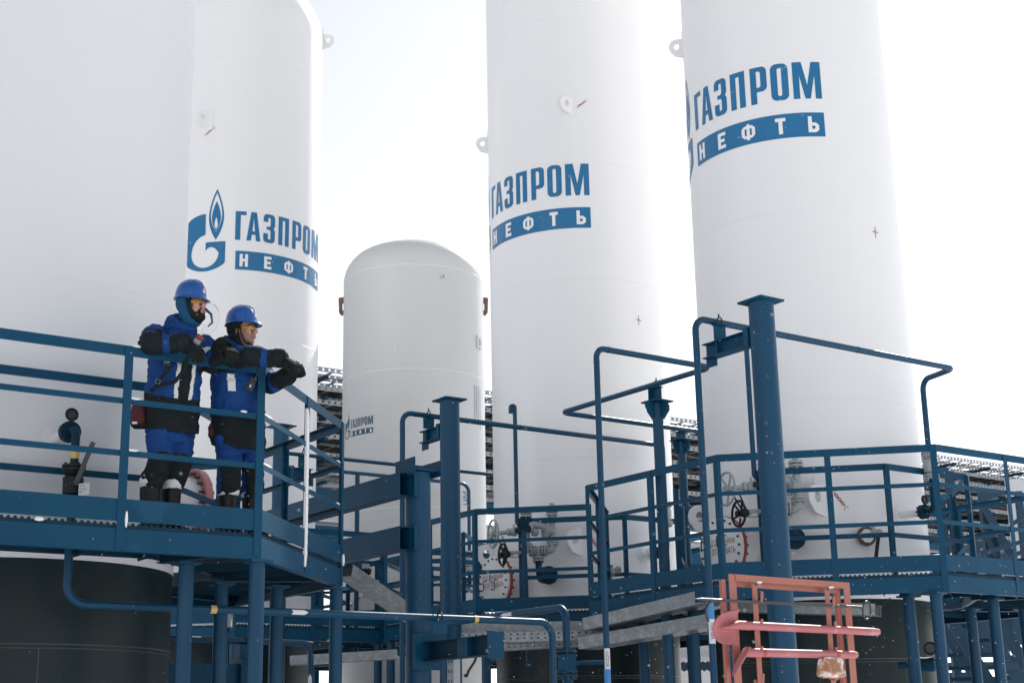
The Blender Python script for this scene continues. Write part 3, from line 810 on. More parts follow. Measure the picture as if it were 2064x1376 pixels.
mb = MB(); q = Vector((P3c.x, P3c.y, .76)); mb.ibeam(q - DB * .10, q - DB * 1.22, .13, .17, .009); mb.build("low_arm", BLUED, c3, ang=30)
mb = MB(); mb.box(q - DB * 1.226, (DA, DB, UP), (.085, .006, .115)); mb.build("arm_end_plate", BLUE, c3, bevel=.002)
mb = MB(); mb.box(q - DB * .16, (DA, DB, UP), (.15, .02, .16)); mb.box(q - DB * .80, (DB, DA, UP), (.08, .055, .078)); mb.build("arm_stiffeners", BLUE, c3)
low_d = lambda s: V(-3.09, 10.66, 0.99) + Vector((sin(radians(52.6)), cos(radians(52.6)), 0)) * s
DL = Vector((sin(radians(52.6)), cos(radians(52.6)), 0))
# where the low pipe crosses the arm
sx = 3.02
saddle(c3, low_d(sx + .05), .85, .99, DL)

# ------------------------------------------------------------------ pipes
def pipe(name, label, pts, r=.031, bend=.13, m=None, seg=20):
    t = thing(name, label, "pipe", (pts[0][0], pts[0][1], min(p[2] for p in pts)), "blue process pipes")
    mb = MB(); mb.pipe(pts, r, bend, seg); mb.build("pipe_run", m or BLUEP, t, ang=50)
    return t
def weldring(t, p, d, r):
    mb = MB(); mb.torus(p, d, r, .004, 20, 6); mb.build("weld_bead", BLUEP, t)
def band(t, p, d, L, r, m, name):
    d = Vector(d).normalized(); p = Vector(p); mb = MB(); mb.tube([p - d * L / 2, p + d * L / 2], r + .0022, 24, caps=False); return mb.build(name, m, t)
def ball_valve(t, p, k=1.0, m=None, lever=None, lever_m=None, wafer=False):
    """vertical flanged ball valve centred at p"""
    m = m or IRON; p = Vector(p); mb = MB()
    mb.lathe(p, UP, [(.05 * k, -.16 * k), (.055 * k, -.10 * k), (.088 * k, -.085 * k), (.092 * k, .06 * k), (.07 * k, .085 * k), (.05 * k, .10 * k), (.05 * k, .16 * k)], 28)
    mb.build("valve_body", m, t)
    for z in (-.15, .15):
        mb = MB(); flange(mb, p + UP * (z - .016) * k, UP, .105 * k, .022 * k, 8, m, m); flange(mb, p + UP * (z + .016) * k, UP, .105 * k, .022 * k, 8, m, m); mb.build("valve_flange", None, t)
    if lever is not None:
        d, hgt = lever; d = Vector(d); n = Vector((d.y, -d.x, 0)) if abs(d.z) < .9 else DA
        o = p + d * .10 * k
        mb = MB(); mb.cyl(p + d * .05 * k, o + d * .03 * k, .025 * k, 12); mb.bar(o + UP * -.02 * k, o + hgt * .32, .035, .012, up=d); mb.build("valve_lever", lever_m or STEEL, t)
def elbow_nozzle(t, top, pn, axis, r=.031, m=None, eye=True):
    """elbow from a nozzle flange face up into a vertical run, with the round eye tag standing on it"""
    m = m or BLUED; ax = Vector(axis)
    mb = MB(); mb.pipe([pn - ax * .005, pn + ax * .145, Vector((pn.x + ax.x * .145, pn.y + ax.y * .145, top))], r, .13, 20); mb.build("elbow", m, t)
    mb = MB(); flange(mb, pn + ax * .016, ax, .080, .028, 8, m, m); mb.build("elbow_flange", None, t)
    if eye:
        s = Vector((-ax.y, ax.x, 0)); e = pn + ax * .03 + UP * .128
        mb = MB(); mb.torus(e, ax, .040, .012, 24, 8); mb.bar(e - UP * .045, e - UP * .075, .02, .02, up=ax); mb.build("eye_tag_ring", IRON, t)
        mb = MB(); mb.lathe(e, ax, [(0, -.004), (.036, -.004), (.036, .004), (0, .004)], 24, cap=False); mb.build("eye_tag_disc", STEEL, t)
AX = dirv(144.2)
def vbase(k): p = nz[k] + AX * .145; return p
# leftmost pipe: nozzle of the near tank, valve, down and along under the walkway, to the front
b = vbase("1")
lp = [V(b.x, b.y, 2.06), V(b.x, b.y, .99), low_d(.10), low_d(4.44), V(*low_d(4.44)[:2], GZ)]
lp[1] = V(b.x, b.y, .99); s0 = low_d(0); off = V(b.x, b.y, .99) - s0
lp[2] = lp[1] + DL * .3
lp = [V(b.x, b.y, 1.66), lp[1], lp[1] + DL * 4.47, V(*(lp[1] + DL * 4.47)[:2], GZ - .02)]
pl = pipe("process_pipe", "long low blue pipe with yellow bands and white arrow crossing the foreground", lp, .031, .14)
elbow_nozzle(pl, 1.99, nz["1"], AX)
ball_valve(pl, (b.x, b.y, 1.85), .82, IRON, (Vector((.45, -.89, 0)), Vector((.35, .05, .95))))
mb = MB(); q = Vector((b.x, b.y, 1.83)) + Vector((.11, -.09, -.03)); mb.box(q, (V(.98, .2, .08), V(-.2, .98, 0), UP), (.038, .002, .044)); mb.build("valve_tag", WLAB, pl)
mb = MB(); tw = V(.98, .2, .08).normalized()
for i, tx in enumerate(("КРАН", "ШАРОВОЙ", "КЛ-1")):
    bm = text_bm(tx, .012, .8); map_bm(mb, bm, lambda x, y, i=i: q + V(.2, -.98, 0) * .0035 + tw * (x - .03) + UP * (.02 - i * .022 + y))
mb.build("tag_lettering", INK, pl, smooth=False)
band(pl, (b.x, b.y, 2.07), UP, .055, .031, YEL, "yellow_band")
lx = lp[1]
def along(px, s0=0, s1=4.4):                # place on the low pipe that shows at picture column px
    best = min(range(0, 441), key=lambda i: abs(proj_x(lx + DL * i / 100) - px)); return lx + DL * best / 100
def proj_x(P): return CXP + FPX * P.dot(CR) / P.dot(_f)
band(pl, along(428), DL, .05, .031, YEL, "yellow_band"); band(pl, along(957), DL, .04, .031, YEL, "yellow_band")
for px in (870, 1100): weldring(pl, along(px), DL, .031)
def arrow(t, p, d, up, L, h, r):             # painted flow arrow wrapped on the pipe's near side
    d = Vector(d).normalized(); up = Vector(up).normalized(); n = d.cross(up).normalized()
    if n.dot(p) > 0: n = -n
    u2 = n.cross(d)
    if u2.dot(up) < 0: u2 = -u2
    bm = poly_bm([[[(-L / 2, -h / 2), (L * .28, -h / 2), (L / 2, 0), (L * .28, h / 2), (-L / 2, h / 2), (-L * .40, 0)]]]); slice_bm(bm, 1, h / 8)
    mb = MB(); map_bm(mb, bm, lambda x, y: p + d * x + (n * cos(y / r) + u2 * sin(y / r)) * (r + .002)); mb.build("flow_arrow", WLAB, t, smooth=False)
arrow(pl, along(602), DL, UP, .15, .038, .031)
# risers on the right with lettered labels
def label_strip(t, P, r, z0, z1, txt, down, bluez, hh=.030):
    P = Vector((P[0], P[1], 0)); vd = Vector((-P.x, -P.y, 0)).normalized(); sd = Vector((-vd.y, vd.x, 0)) * 1.0
    if sd.dot(CR) < 0: sd = -sd
    hw = r * 1.05; bm = poly_bm([[[(-hw, z0), (hw, z0), (hw, z1), (-hw, z1)]]]); slice_bm(bm, 0, .006)
    a_off = .25
    fn = lambda o: (lambda x, y: P + (vd * cos(x / r + a_off) + sd * sin(x / r + a_off)) * (r + o) + UP * y)
    mb = MB(); map_bm(mb, bm, fn(.0015)); mb.build("label", WLAB, t, smooth=False)
    bm = text_bm(txt, hh, 1.0); w = bm_w(bm); slice_bm(bm, 1, .006); zc = (z0 + z1) / 2
    mb = MB(); map_bm(mb, bm, lambda x, y: fn(.003)((y - hh / 2) if down is False and False else ((hh / 2 - y) if not down else (y - hh / 2)), (zc + (x - w / 2)) if not down else (zc - (x - w / 2)))); mb.build("label_lettering", INK, t, smooth=False)
    mb = MB(); mb.tube([P + UP * bluez[0], P + UP * bluez[1]], r + .001, 24, caps=False); mb.build("blue_band", LBLUE, t)
rA = V(1.69, 13.07, 0)
ra2 = rA + DA * 3.70; vb = vbase("5")
p5 = pipe("process_pipe", "blue riser lettered КИПиА that crosses in front of the rightmost tank to its valve", [V(rA.x, rA.y, GZ - .02), V(rA.x, rA.y, ZP), V(ra2.x, ra2.y, ZP), V(vb.x, vb.y, ZP), V(vb.x, vb.y, 2.93)], .031, .12)
label_strip(p5, rA, .031, .755, .965, "КИПиА", True, (.965, 1.12))
ball_valve(p5, (vb.x, vb.y, 2.75), .82, GREY, None)
mb = MB(); mb.cyl((vb.x, vb.y, 2.60), (vb.x, vb.y, 2.40), .031, 20); mb.build("pipe_run", BLUED, p5); elbow_nozzle(p5, 2.42, nz["5"], AX)
for z in (2.05,): weldring(p5, V(rA.x, rA.y, z), UP, .031)
weldring(p5, rA + UP * 3.56, UP, .031); weldring(p5, rA + DA * 2.2 + UP * ZP, DA, .031)
rB = V(.83, 14.08, 0); qb = [rB + DA * 1.535, rB + DA * 1.535 + DB * 2.57, rB + DA * 1.535 + DB * 2.57 + DA * 5.5]
p2 = pipe("process_pipe", "zigzag blue pipe rising from the ВОЗДУХ label", [V(rB.x, rB.y, GZ - .02), V(rB.x, rB.y, ZP)] + [V(q.x, q.y, ZP) for q in qb], .030, .10)
label_strip(p2, rB, .030, .60, .79, "ВОЗДУХ", False, (GZ, .60))
weldring(p2, rB + UP * 3.55, UP, .030); weldring(p2, rB + DA * .15 + UP * ZP, DA, .030)
rC = V(-1.30, 16.88, 0); vb = vbase("4"); e = rC + DA * 3.95
p4 = pipe("process_pipe", "blue pipe leaving the column before the short tank and passing right across the middle tank", [V(rC.x, rC.y, GZ - .02), V(rC.x, rC.y, ZP), V(e.x, e.y, ZP), V(vb.x, vb.y, ZP), V(vb.x, vb.y, 2.9)], .031, .12)
ball_valve(p4, (vb.x, vb.y, 2.75), .82, GREY, None); mb = MB(); mb.cyl((vb.x, vb.y, 2.60), (vb.x, vb.y, 2.40), .031, 20); mb.build("pipe_run", BLUED, p4); elbow_nozzle(p4, 2.42, nz["4"], AX, eye=False)
weldring(p4, rC + UP * 3.5, UP, .031); weldring(p4, rC + DA * 1.7 + UP * ZP, DA, .031)
s4 = P4c + DA * .07 + DB * .10
p6 = pipe("process_pipe", "far blue pipe running from the column by the second worker behind the middle tank", [V(s4.x, s4.y, 2.2), V(s4.x, s4.y, ZP), V(s4.x, s4.y, ZP) + DA * 6.5], .027, .10)
vb = vbase("3"); z5 = 4.06; st = V(vb.x, vb.y, z5) - DA * 3.3
p3 = pipe("process_pipe", "far blue pipe bending down to the valve of the short domed tank", [st, V(vb.x, vb.y, z5), V(vb.x, vb.y, 2.93)], .029, .14)
ball_valve(p3, (vb.x, vb.y, 2.79), .9, GREY, (Vector((.9, -.4, 0)), Vector((.05, 0, 1)))); mb = MB(); mb.cyl((vb.x, vb.y, 2.64), (vb.x, vb.y, 2.50), .030, 20); mb.build("pipe_run", BLUED, p3); elbow_nozzle(p3, 2.52, nz["3"], AX, eye=True)
# small drop with its own valve left of the short tank
q = at_d(722, 1100, 21.9); q0 = at_d(730, 960, 21.9)
p7 = pipe("drop_pipe", "thin blue drop pipe with pale valve left of the thick column", [V(q.x - .02, q.y, q0.z + .02), V(q.x - .02, q.y, 1.2)], .036, .1)
vv = at_d(737, 1133, 21.75)
mb = MB(); flange(mb, vv + UP * .10, UP, .09, .04, 8, GREY); flange(mb, vv - UP * .12, UP, .09, .04, 8, IRON); mb.cyl(vv + UP * .10, vv - UP * .12, .055, 16, GREY); mb.cyl(vv + UP * .10, vv + UP * .22, .04, 12, GREY); mb.build("valve", None, p7)
mb = MB(); mb.pipe([vv - UP * .13, vv - UP * .36, vv - UP * .36 + V(.15, .05, 0)], .05, .1); mb.lathe(vv - UP * .36 + V(.15, .05, 0), V(.95, .3, 0), [(0, 0), (.11, 0), (.11, .03), (0, .03)], 20, cap=False); mb.build("lower_elbow", BLUED, p7)
# foreground pipe dropping to a valve, behind the long low pipe
f0 = at_d(1140, 1223, 14.6); z = f0.z
p8 = pipe("process_pipe", "second low blue pipe dropping to a lever valve near the bottom centre", [f0 + DB * 2.6, f0, V(f0.x, f0.y, .72)], .038, .12)
vz = at_d(1159, 1335, 14.6).z
mb = MB(); q = V(f0.x, f0.y, vz)
for zz in (.10, .06, -.09, -.13): flange(mb, q + UP * (zz + .01), UP, .10, .022, 8, BLUE, BOLT)
mb.box(q, (CR, V(-CR.y, CR.x, 0), UP), (.085, .085, .07), BLUE); mb.cyl(q + UP * .07, q + UP * .10, .07, 16, BLUE); mb.lathe(q - UP * .12, UP, [(.04, -.5), (.05, -.02), (.06, 0)], 16, BLUE); mb.build("lever_valve", None, p8)
mb = MB(); s = V(CR.x, CR.y, 0).normalized(); mb.bar(q + s * .06, q + s * .13, .05, .04); mb.tube([q + s * .12, q + s * .16, q + s * .38], [.016, .022, .022], 10); mb.build("valve_lever", BLUE, p8)
band(p8, f0 + DB * .75 - UP * .062 - V(f0.x, f0.y, 0).normalized() * .03, DB, .0, .01, WLAB, "white_mark") if False else None
arrow(p8, f0 + DB * .95, DB, -UP * .8, .20, .036, .038)
# lower left pipe behind the walkway columns
g0, g1 = at_d(385, 1287, 14.9), at_d(597, 1289, 15.6)
g1.z = g0.z
p9 = pipe("process_pipe", "lower pipe with a yellow band and an upward arrow under the left walkway", [g0 - (g1 - g0) * .4, g1 + (g1 - g0) * .15, V(*(g1 + (g1 - g0) * .15)[:2], GZ)], .031, .11)
dg = (g1 - g0).normalized(); band(p9, g0.lerp(g1, .775), dg, .035, .031, YEL, "yellow_band")
arrow(p9, V(*(g1 + (g1 - g0) * .15)[:2], at_d(628, 1372, 15.5).z), UP, CR, .16, .038, .031)
mb = MB(); q = g0.lerp(g1, .50); mb.torus(q, dg, .038, .007, 16, 6); mb.box(q - UP * .12, (dg, V(-dg.y, dg.x, 0), UP), (.09, .05, .085)); mb.box(q - UP * .33, (dg, V(-dg.y, dg.x, 0), UP), (.11, .11, .15)); mb.bar(q - UP * .33 - dg * 1.3, q - UP * .33, .12, .20); mb.build("pipe_stand", BLUE, p9)

# ------------------------------------------------------------------ valve sets of the two right-hand tanks
def handwheel(t, c, axis, R, m=None):
    ax = Vector(axis).normalized(); ref = UP; N = ax.cross(ref).normalized(); B = ax.cross(N)
    mb = MB(); mb.torus(c, ax, R, .014, 32, 8)
    for k in range(5):
        a = 2 * pi * k / 5 + .3; mb.tube([c + ax * .03, c + (N * cos(a) + B * sin(a)) * R], [.016, .010], 8)
    mb.lathe(c + ax * .0, ax, [(.0, -.03), (.032, -.03), (.034, .045), (0, .045)], 16, cap=False)
    mb.build("handwheel", m or GREY, t)
def manifold(label, dx, dy):
    O = V(dx, dy, 0)
    def g(px, py, d): return at_d(px, py, d) + O
    t = thing("valve_set", label, "valve set", tuple(g(1060, 1100, 18.85)), "valve sets on the walkways")
    D = 18.85; X = V(CR.x, CR.y, 0).normalized(); Yv = V(-X.y, X.x, 0)
    a = g(1042, 822, D); top = a.z
    # vent pipe with hooked end, drops into the dark flange
    f = g(1060, 1057, D); vx = g(1041, 1000, D)
    mb = MB(); mb.tube(fillet([V(vx.x - .055, vx.y, top - .07), V(vx.x - .055, vx.y, top + .03), V(vx.x + .0, vx.y, top + .03), V(vx.x, vx.y, f.z), f - X * .015 - Yv * .05], .055, 8), .028, 14); mb.build("vent_pipe", BLUEP, t, ang=50)
    mb = MB(); flange(mb, f - Yv * .03 + X * .0, Yv + X * -.35, .115, .03, 8, BLUED, BLUED); mb.lathe(f - Yv * .05, Yv + X * -.35, [(0, -.01), (.10, -.01), (.10, .01), (0, .01)], 24, BLUED, cap=False); mb.box(g(1053, 1070, D) - Yv * .09, (X, Yv, UP), (.10, .02, .025), BLUED); mb.build("vent_flange", None, t)
    # pale valve bodies
    mb = MB()
    h1, h2 = g(1060, 1022, D), g(1112, 1020, D)
    mb.cyl(h1, V(h1.x, h1.y, f.z), .035, 16); mb.cyl(V(h1.x, h1.y, h1.z - .08), V(h1.x, h1.y, f.z), .042, 16); mb.cyl(h2 - UP * .05, V(h2.x, h2.y, g(1112, 1110, D).z), .042, 16); mb.cyl(h2 + UP * .04, h2 - UP * .08, .033, 14)
    el = g(1104, 1068, D); mb.pipe([f + X * .04, f + X * .20 + UP * -.01, el + Yv * .0 + X * .03], .05, .06); mb.lathe(g(1070, 1065, D), X, [(.05, 0), (.085, 0), (.085, .03), (.05, .03)], 20); mb.lathe(g(1098, 1070, D), X + Yv * .5, [(.05, 0), (.105, 0), (.105, .025), (.05, .025)], 20); mb.ball(g(1108, 1071, D), .07)
    mb.ball(g(1078, 1072, D), .055)
    lo = g(1085, 1110, D); hz = lo.z
    l1, l2 = V(h1.x, h1.y, hz), V(h2.x, h2.y, hz)
    mb.pipe([V(h1.x, h1.y, f.z), l1 + UP * .0, lo], .045, .07); mb.pipe([V(h2.x, h2.y, hz + .12), l2, lo], .045, .09)
    mb.ball(lo, .065); mb.cyl(lo, lo - UP * .10, .045, 16)
    mb.build("valve_body", GREY, t, ang=50)
    mb = MB()
    for p, ax in ((h1 - UP * .075, UP), (h1 - UP * .115, UP), (h2 - UP * .065, UP), (h2 - UP * .105, UP), (V(h1.x, h1.y, g(1, 1100, D).z), UP), (V(h1.x, h1.y, g(1, 1096, D).z), UP), (V(h2.x, h2.y, g(1, 1095, D).z), UP), (V(h2.x, h2.y, g(1, 1090, D).z), UP), (lo - X * .05, X), (lo - X * .085, X), (lo + X * .05, X), (lo + X * .085, X), (lo - UP * .085, UP), (lo - UP * .12, UP)):
        mb = MB(); flange(mb, p, ax, .078, .020, 6, GREY, GREY if p.z > hz + .03 else IRON); mb.build("valve_flange", None, t)
    # blue tail to the tank nozzle
    n1 = g(1106, 1158, D); mb = MB(); mb.pipe([lo - UP * .12, V(lo.x, lo.y, n1.z), n1 + Yv * .02], .042, .09); mb.lathe(n1 + Yv * .04, Yv + X * -.2, [(0, -.03), (.115, -.03), (.118, 0), (.115, .02), (0, .02)], 28, cap=False); mb.build("tail_pipe", BLUED, t)
    # vertical blue pipe from below
    d1 = g(1056, 1100, D - .15); mb = MB(); mb.tube([V(d1.x, d1.y, f.z - .10), V(d1.x + .03, d1.y, ZD - .6)], .032, 16); mb.build("drain_pipe", BLUEP, t)
    # handwheels with their shafts
    w1_, w2_ = g(994, 1075, D), g(1013, 1117, D)
    ax1 = (X * .85 + Yv * .35); 
    mb = MB(); e1 = g(1036, 1071, D); mb.tube([w1_ - X * .02, e1], .013, 10); mb.cyl(w1_.lerp(e1, .25), e1, .028, 14); mb.ball(e1, .06); mb.cyl(e1, f, .045, 16); mb.cyl(g(1022, 1072, D), g(1028, 1071, D), .05, 16); mb.cyl(e1 + UP * .02, e1 + UP * .10, .010, 8); mb.build("stem", GREY, t)
    handwheel(t, w1_, ax1, .175); 
    e2 = g(1046, 1114, D)
    mb = MB(); mb.tube([w2_ + X * .02, e2], .012, 10)
    for s_ in (1, -1): mb.pipe([w2_ + X * .07 + UP * .01 * s_, w2_ + X * .10 + UP * .035 * s_, w2_ + X * .20 + UP * .035 * s_, e2 + UP * .01 * s_], .009, .02, 8)
    mb.cyl(e2, l1, .03, 12); mb.ball(w2_.lerp(e2, .55), .028); mb.build("yoke", GREY, t); handwheel(t, w2_, ax1, .135, IRON)
    mb = MB(); 
    q1, q2 = g(1001, 1082, D - .06), g(1022, 1116, D - .06)
    mb.bar(q1, q2 - UP * .02, .016, .022, up=Yv); mb.bar(q1 + X * .07 + UP * .015, q2 + X * .03, .014, .02, up=Yv); mb.ball(q2, .05); mb.build("chain_drive", IRON, t)
    return t
manifold("valve set with two handwheels and hooked vent before the middle tank", 0, 0)
manifold("valve set partly hidden behind the tall capped column at the right", T5[0] - T4[0], T5[1] - T4[1] + .0)

# ------------------------------------------------------------------ cable trays
def tray(label, a, b, w=.30, h=.11, perf=True, th=.003, side=None, group="galvanised cable trays"):
    a, b = Vector(a), Vector(b); t = thing("cable_tray", label, "cable tray", tuple(a), group)
    d = (b - a).normalized(); s = d.cross(UP).normalized(); u = s.cross(d).normalized(); L = (b - a).length
    mb = MB(); mb.bar(a - u * h / 2, b - u * h / 2, w - .002, .004, up=u); mb.build("tray_floor", GALV, t)
    for sg in (-1, 1):
        mb = MB(); o = a + s * sg * w / 2
        if perf and sg == (side or sg):
            n = int(L / .075); cell = L / n; zs = [-h / 2, -h * .26, -h * .12, h * .16, h * .30, h / 2]
            for i in range(n):
                x0, x1, x2, x3 = i * cell, i * cell + cell * .36, i * cell + cell * .64, (i + 1) * cell
                for xa, xb, hol in ((x0, x1, False), (x1, x2, True), (x2, x3, False)):
                    for k in range(5):
                        if hol and k in (1, 3): continue
                        mb.add([o + d * xa + u * zs[k], o + d * xb + u * zs[k], o + d * xb + u * zs[k + 1], o + d * xa + u * zs[k + 1]], [(0, 1, 2, 3)])
        else:
            mb.bar(o, o + d * L, .003, h, up=u)
        mb.bar(o + u * (h / 2 - .004) - s * sg * .008, o + d * L + u * (h / 2 - .004) - s * sg * .008, .016, .006, up=u)
        mb.build("tray_side", GALV, t, smooth=False)
    mb = MB()
    mb.bar(a + d * .01 - u * h * .04, b - d * .01 - u * h * .04, w * .86, h * .78, up=u)  # solid dark box added inside the tray so its slots look dark
    mb.build("cable_fill", CABLE, t)
    return t
q0, q1 = at_d(696, 1150, 13.6), at_d(850, 1254, 14.6)
tray("pale cable tray sloping down to the thick column", q0, q1, .16, .11, perf=False)
zt = 1.03
a0, a1 = at_d(915, 1268, 17.2), at_d(1212, 1262, 17.3)
tray("upper galvanised tray under the middle walkway", a0, a1, .25, .12, perf=False)
a0, a1 = at_d(925, 1286, 16.8), at_d(1200, 1279, 16.9)
tray("perforated galvanised tray with two rows of slots, bottom centre", a0, a1, .20, .115)
a0, a1 = at_d(985, 1304, 17.0), at_d(1185, 1293, 17.4)
tray("lowest dented tray in shade under the perforated one", a0, a1, .30, .09)
a0, a1 = at_d(1195, 1258, 16.4), at_d(1445, 1200, 15.2)
tray("tray under the right walkway, upper of the two climbing right", a0, a1, .30, .13, perf=False)
a0, a1 = at_d(1185, 1296, 16.6), at_d(1460, 1248, 15.3)
tray("tray under the right walkway, lower of the two climbing right", a0, a1, .30, .13, perf=False)
a0, a1 = at_d(1490, 1222, 15.6), at_d(1770, 1229, 15.2)
tray("tray end behind the pink stand under the right walkway", a0, a1, .25, .11, perf=False)
a0, a1 = at_d(585, 1331, 19.0), at_d(800, 1318, 19.0)
tray("dim tray between the blue columns at the lower left", a0, a1, .30, .11, perf=False)
a0, a1 = at_d(440, 1354, 18.4), at_d(500, 1352, 18.4)
tray("short dim tray piece at the far lower left", a0, a1, .25, .10, perf=False)
vt = at_d(915, 1330, 14.0)
tray("upright perforated tray left of the bottom centre", V(vt.x, vt.y, at_d(915, 1296, 14).z), V(vt.x + .001, vt.y, GZ), .10, .09) if False else None
t = thing("cable_tray", "upright pale cable tray standing beside the thick column", "cable tray", (vt.x, vt.y, GZ), "galvanised cable trays")
mb = MB(); xx = V(CR.x, CR.y, 0).normalized(); yy = V(-xx.y, xx.x, 0); z1 = at_d(915, 1300, 14).z; n = int((z1 - GZ) / .09)
for i in range(n):
    z = GZ + i * .09; q = V(vt.x, vt.y, z) - xx * .035
    for xa, xb, hol in ((-.028, -.018, 0), (-.018, -.008, 1), (-.008, .008, 0), (.008, .018, 1), (.018, .028, 0)):
        for za, zb, hz_ in ((0, .03, 0), (.03, .06, 1), (.06, .09, 0)):
            if hol and hz_: continue
            mb.add([q + xx * xa + UP * za, q + xx * xb + UP * za, q + xx * xb + UP * zb, q + xx * xa + UP * zb], [(0, 1, 2, 3)])
mb.build("tray_side", GALV, t, smooth=False)
mb = MB(); mb.box(V(vt.x, vt.y, (z1 + GZ) / 2) + xx * .025 + yy * .02, (xx, yy, UP), (.030, .02, (z1 - GZ) / 2)); mb.build("tray_cover", PANEL, t)
# loose cable in the gap, junction box and post at lower left
pts = [at_d(x, y, 15.5) for x, y in ((952, 1306), (962, 1312), (958, 1330), (944, 1352), (940, 1364), (936, 1358))]
o = MB(); o.tube(fillet(pts, .08, 5), .014, 10); tag(o.build("hanging_cable", CABLE), "black cable hanging in a bend under the perforated tray", "cable")
jb = at_d(456, 1247, 15.8)
t = thing("junction_box", "pale junction box on a blue post under the left walkway", "junction box", (jb.x, jb.y, GZ))
mb = MB(); mb.box(jb, (xx, yy, UP), (.055, .06, .085)); mb.build("enclosure", GREY, t, bevel=.008)
mb = MB(); mb.cyl(jb - UP * .08, V(jb.x, jb.y, GZ), .028, 14); mb.build("post", BLUEP, t)
mb = MB(); mb.cyl(jb - UP * .09, jb - UP * .13, .045, 16); mb.build("gland", IRON, t)

# ------------------------------------------------------------------ red fire tool stand
SO = at_z(1475, 1157, 0.96) ; dS = 8.6
SO = at_d(1474, 1157, dS); zT = SO.z
def spx(px, py):                              # point of the stand's plane seen at a picture point
    n = DB; d = ray(px, py); t_ = SO.dot(n) / d.dot(n); return d * t_
t = thing("fire_tool_stand", "salmon pink steel stand with hooks for fire tools at the bottom right", "tool stand", (SO.x, SO.y, GZ))
def vpost(pxt, pyt, w=.055, dpt=.03, name="stand_post", zt_=None, back=0.0):
    p = spx(pxt, pyt) + DB * back; zt2 = p.z if zt_ is None else zt_
    mb = MB(); mb.ext([(-w / 2, 0), (w / 2, 0), (w / 2, .005), (-w / 2 + .005, .005), (-w / 2 + .005, dpt), (-w / 2, dpt)], V(p.x, p.y, GZ), V(p.x, p.y, zt2), up=DB); return mb.build(name, SALMON, t, ang=30)
vpost(1476, 1156); vpost(1706, 1173)
vpost(1463, 1166, .032, .05, back=.02); vpost(1697, 1185, .03, .05, back=.03)
vpost(1518, 1178, .038, .03, "hook_bar", back=-.012); vpost(1664, 1188, .038, .03, "hook_bar", back=-.012)
mb = MB(); a, b_ = spx(1482, 1163), spx(1702, 1179); mb.ext([(-.0, -.020), (.005, -.020), (.005, .018), (-.03, .018), (-.03, .013), (0, .013)], a, b_, up=UP); mb.build("top_bar", SALMON, t, ang=30)
mb = MB(); a, b_ = spx(1482, 1174) + DB * .035, spx(1700, 1189) + DB * .035; mb.bar(a, b_, .006, .034); mb.build("back_bar", SALMON, t)
def hook(px, py, s=1.0):
    d_ = ray(px, py); p = d_ * ((SO - DB * .03).dot(DB) / d_.dot(DB)); mb = MB()
    mb.tube(fillet([p + DB * .02 + UP * .01, p - DB * .0 - UP * .012 * s, p - DB * .045 - UP * .012 * s, p - DB * .05 + UP * .045 * s], .02, 5), .0085, 8); mb.build("hook", SALMON, t)
for px, py in ((1524, 1209), (1669, 1218), (1524, 1264), (1672, 1268), (1524, 1319), (1674, 1320), (1526, 1374), (1676, 1365)): hook(px, py)
for px, py in ((1520, 1177), (1665, 1187)): mb = MB(); p = spx(px, py) - DB * .016; mb.lathe(p, -DB, [(0, 0), (.008, 0), (.008, .006), (0, .008)], 10, cap=False); mb.build("fixing_bolt", BOLT, t)
for px, py in ((1527, 1173), (1672, 1183)): mb = MB(); p = spx(px, py) - DB * .012; mb.ball(p, .010, sc=(2.0, .8, .7)); mb.build("snow_and_light_patch", SNOW, t)
# hooked fire pole
def q(px, py, o=.065):
    d = ray(px, py); return d * ((SO - DB * o).dot(DB) / d.dot(DB))
t = thing("fire_hook_pole", "dark steel fire hook pole with ring end lying on the pink stand's top hooks", "fire hook", tuple(q(1600, 1216)), "fire tools on the stand")
mb = MB(); mb.tube([q(1412, 1207), q(1738, 1223)], .0085, 12); mb.tube([q(1412, 1207), q(1400, 1206)], [.008, .001], 10); mb.build("shaft", STEEL, t)
mb = MB(); mb.tube(fillet([q(1447, 1209), q(1430, 1212), q(1423, 1226), q(1424, 1240), q(1428, 1252)], .05, 5), .0075, 10); mb.build("hook_tine", STEEL, t)
c = q(1747, 1229); mb = MB(); N_ = (q(1747, 1211) - c); B_ = (q(1755, 1229) - c)
mb.tube([c + N_ * cos(2 * pi * k / 28) + B_ * sin(2 * pi * k / 28) for k in range(28)], .006, 8, closed=True); mb.build("ring_handle", STEEL, t)
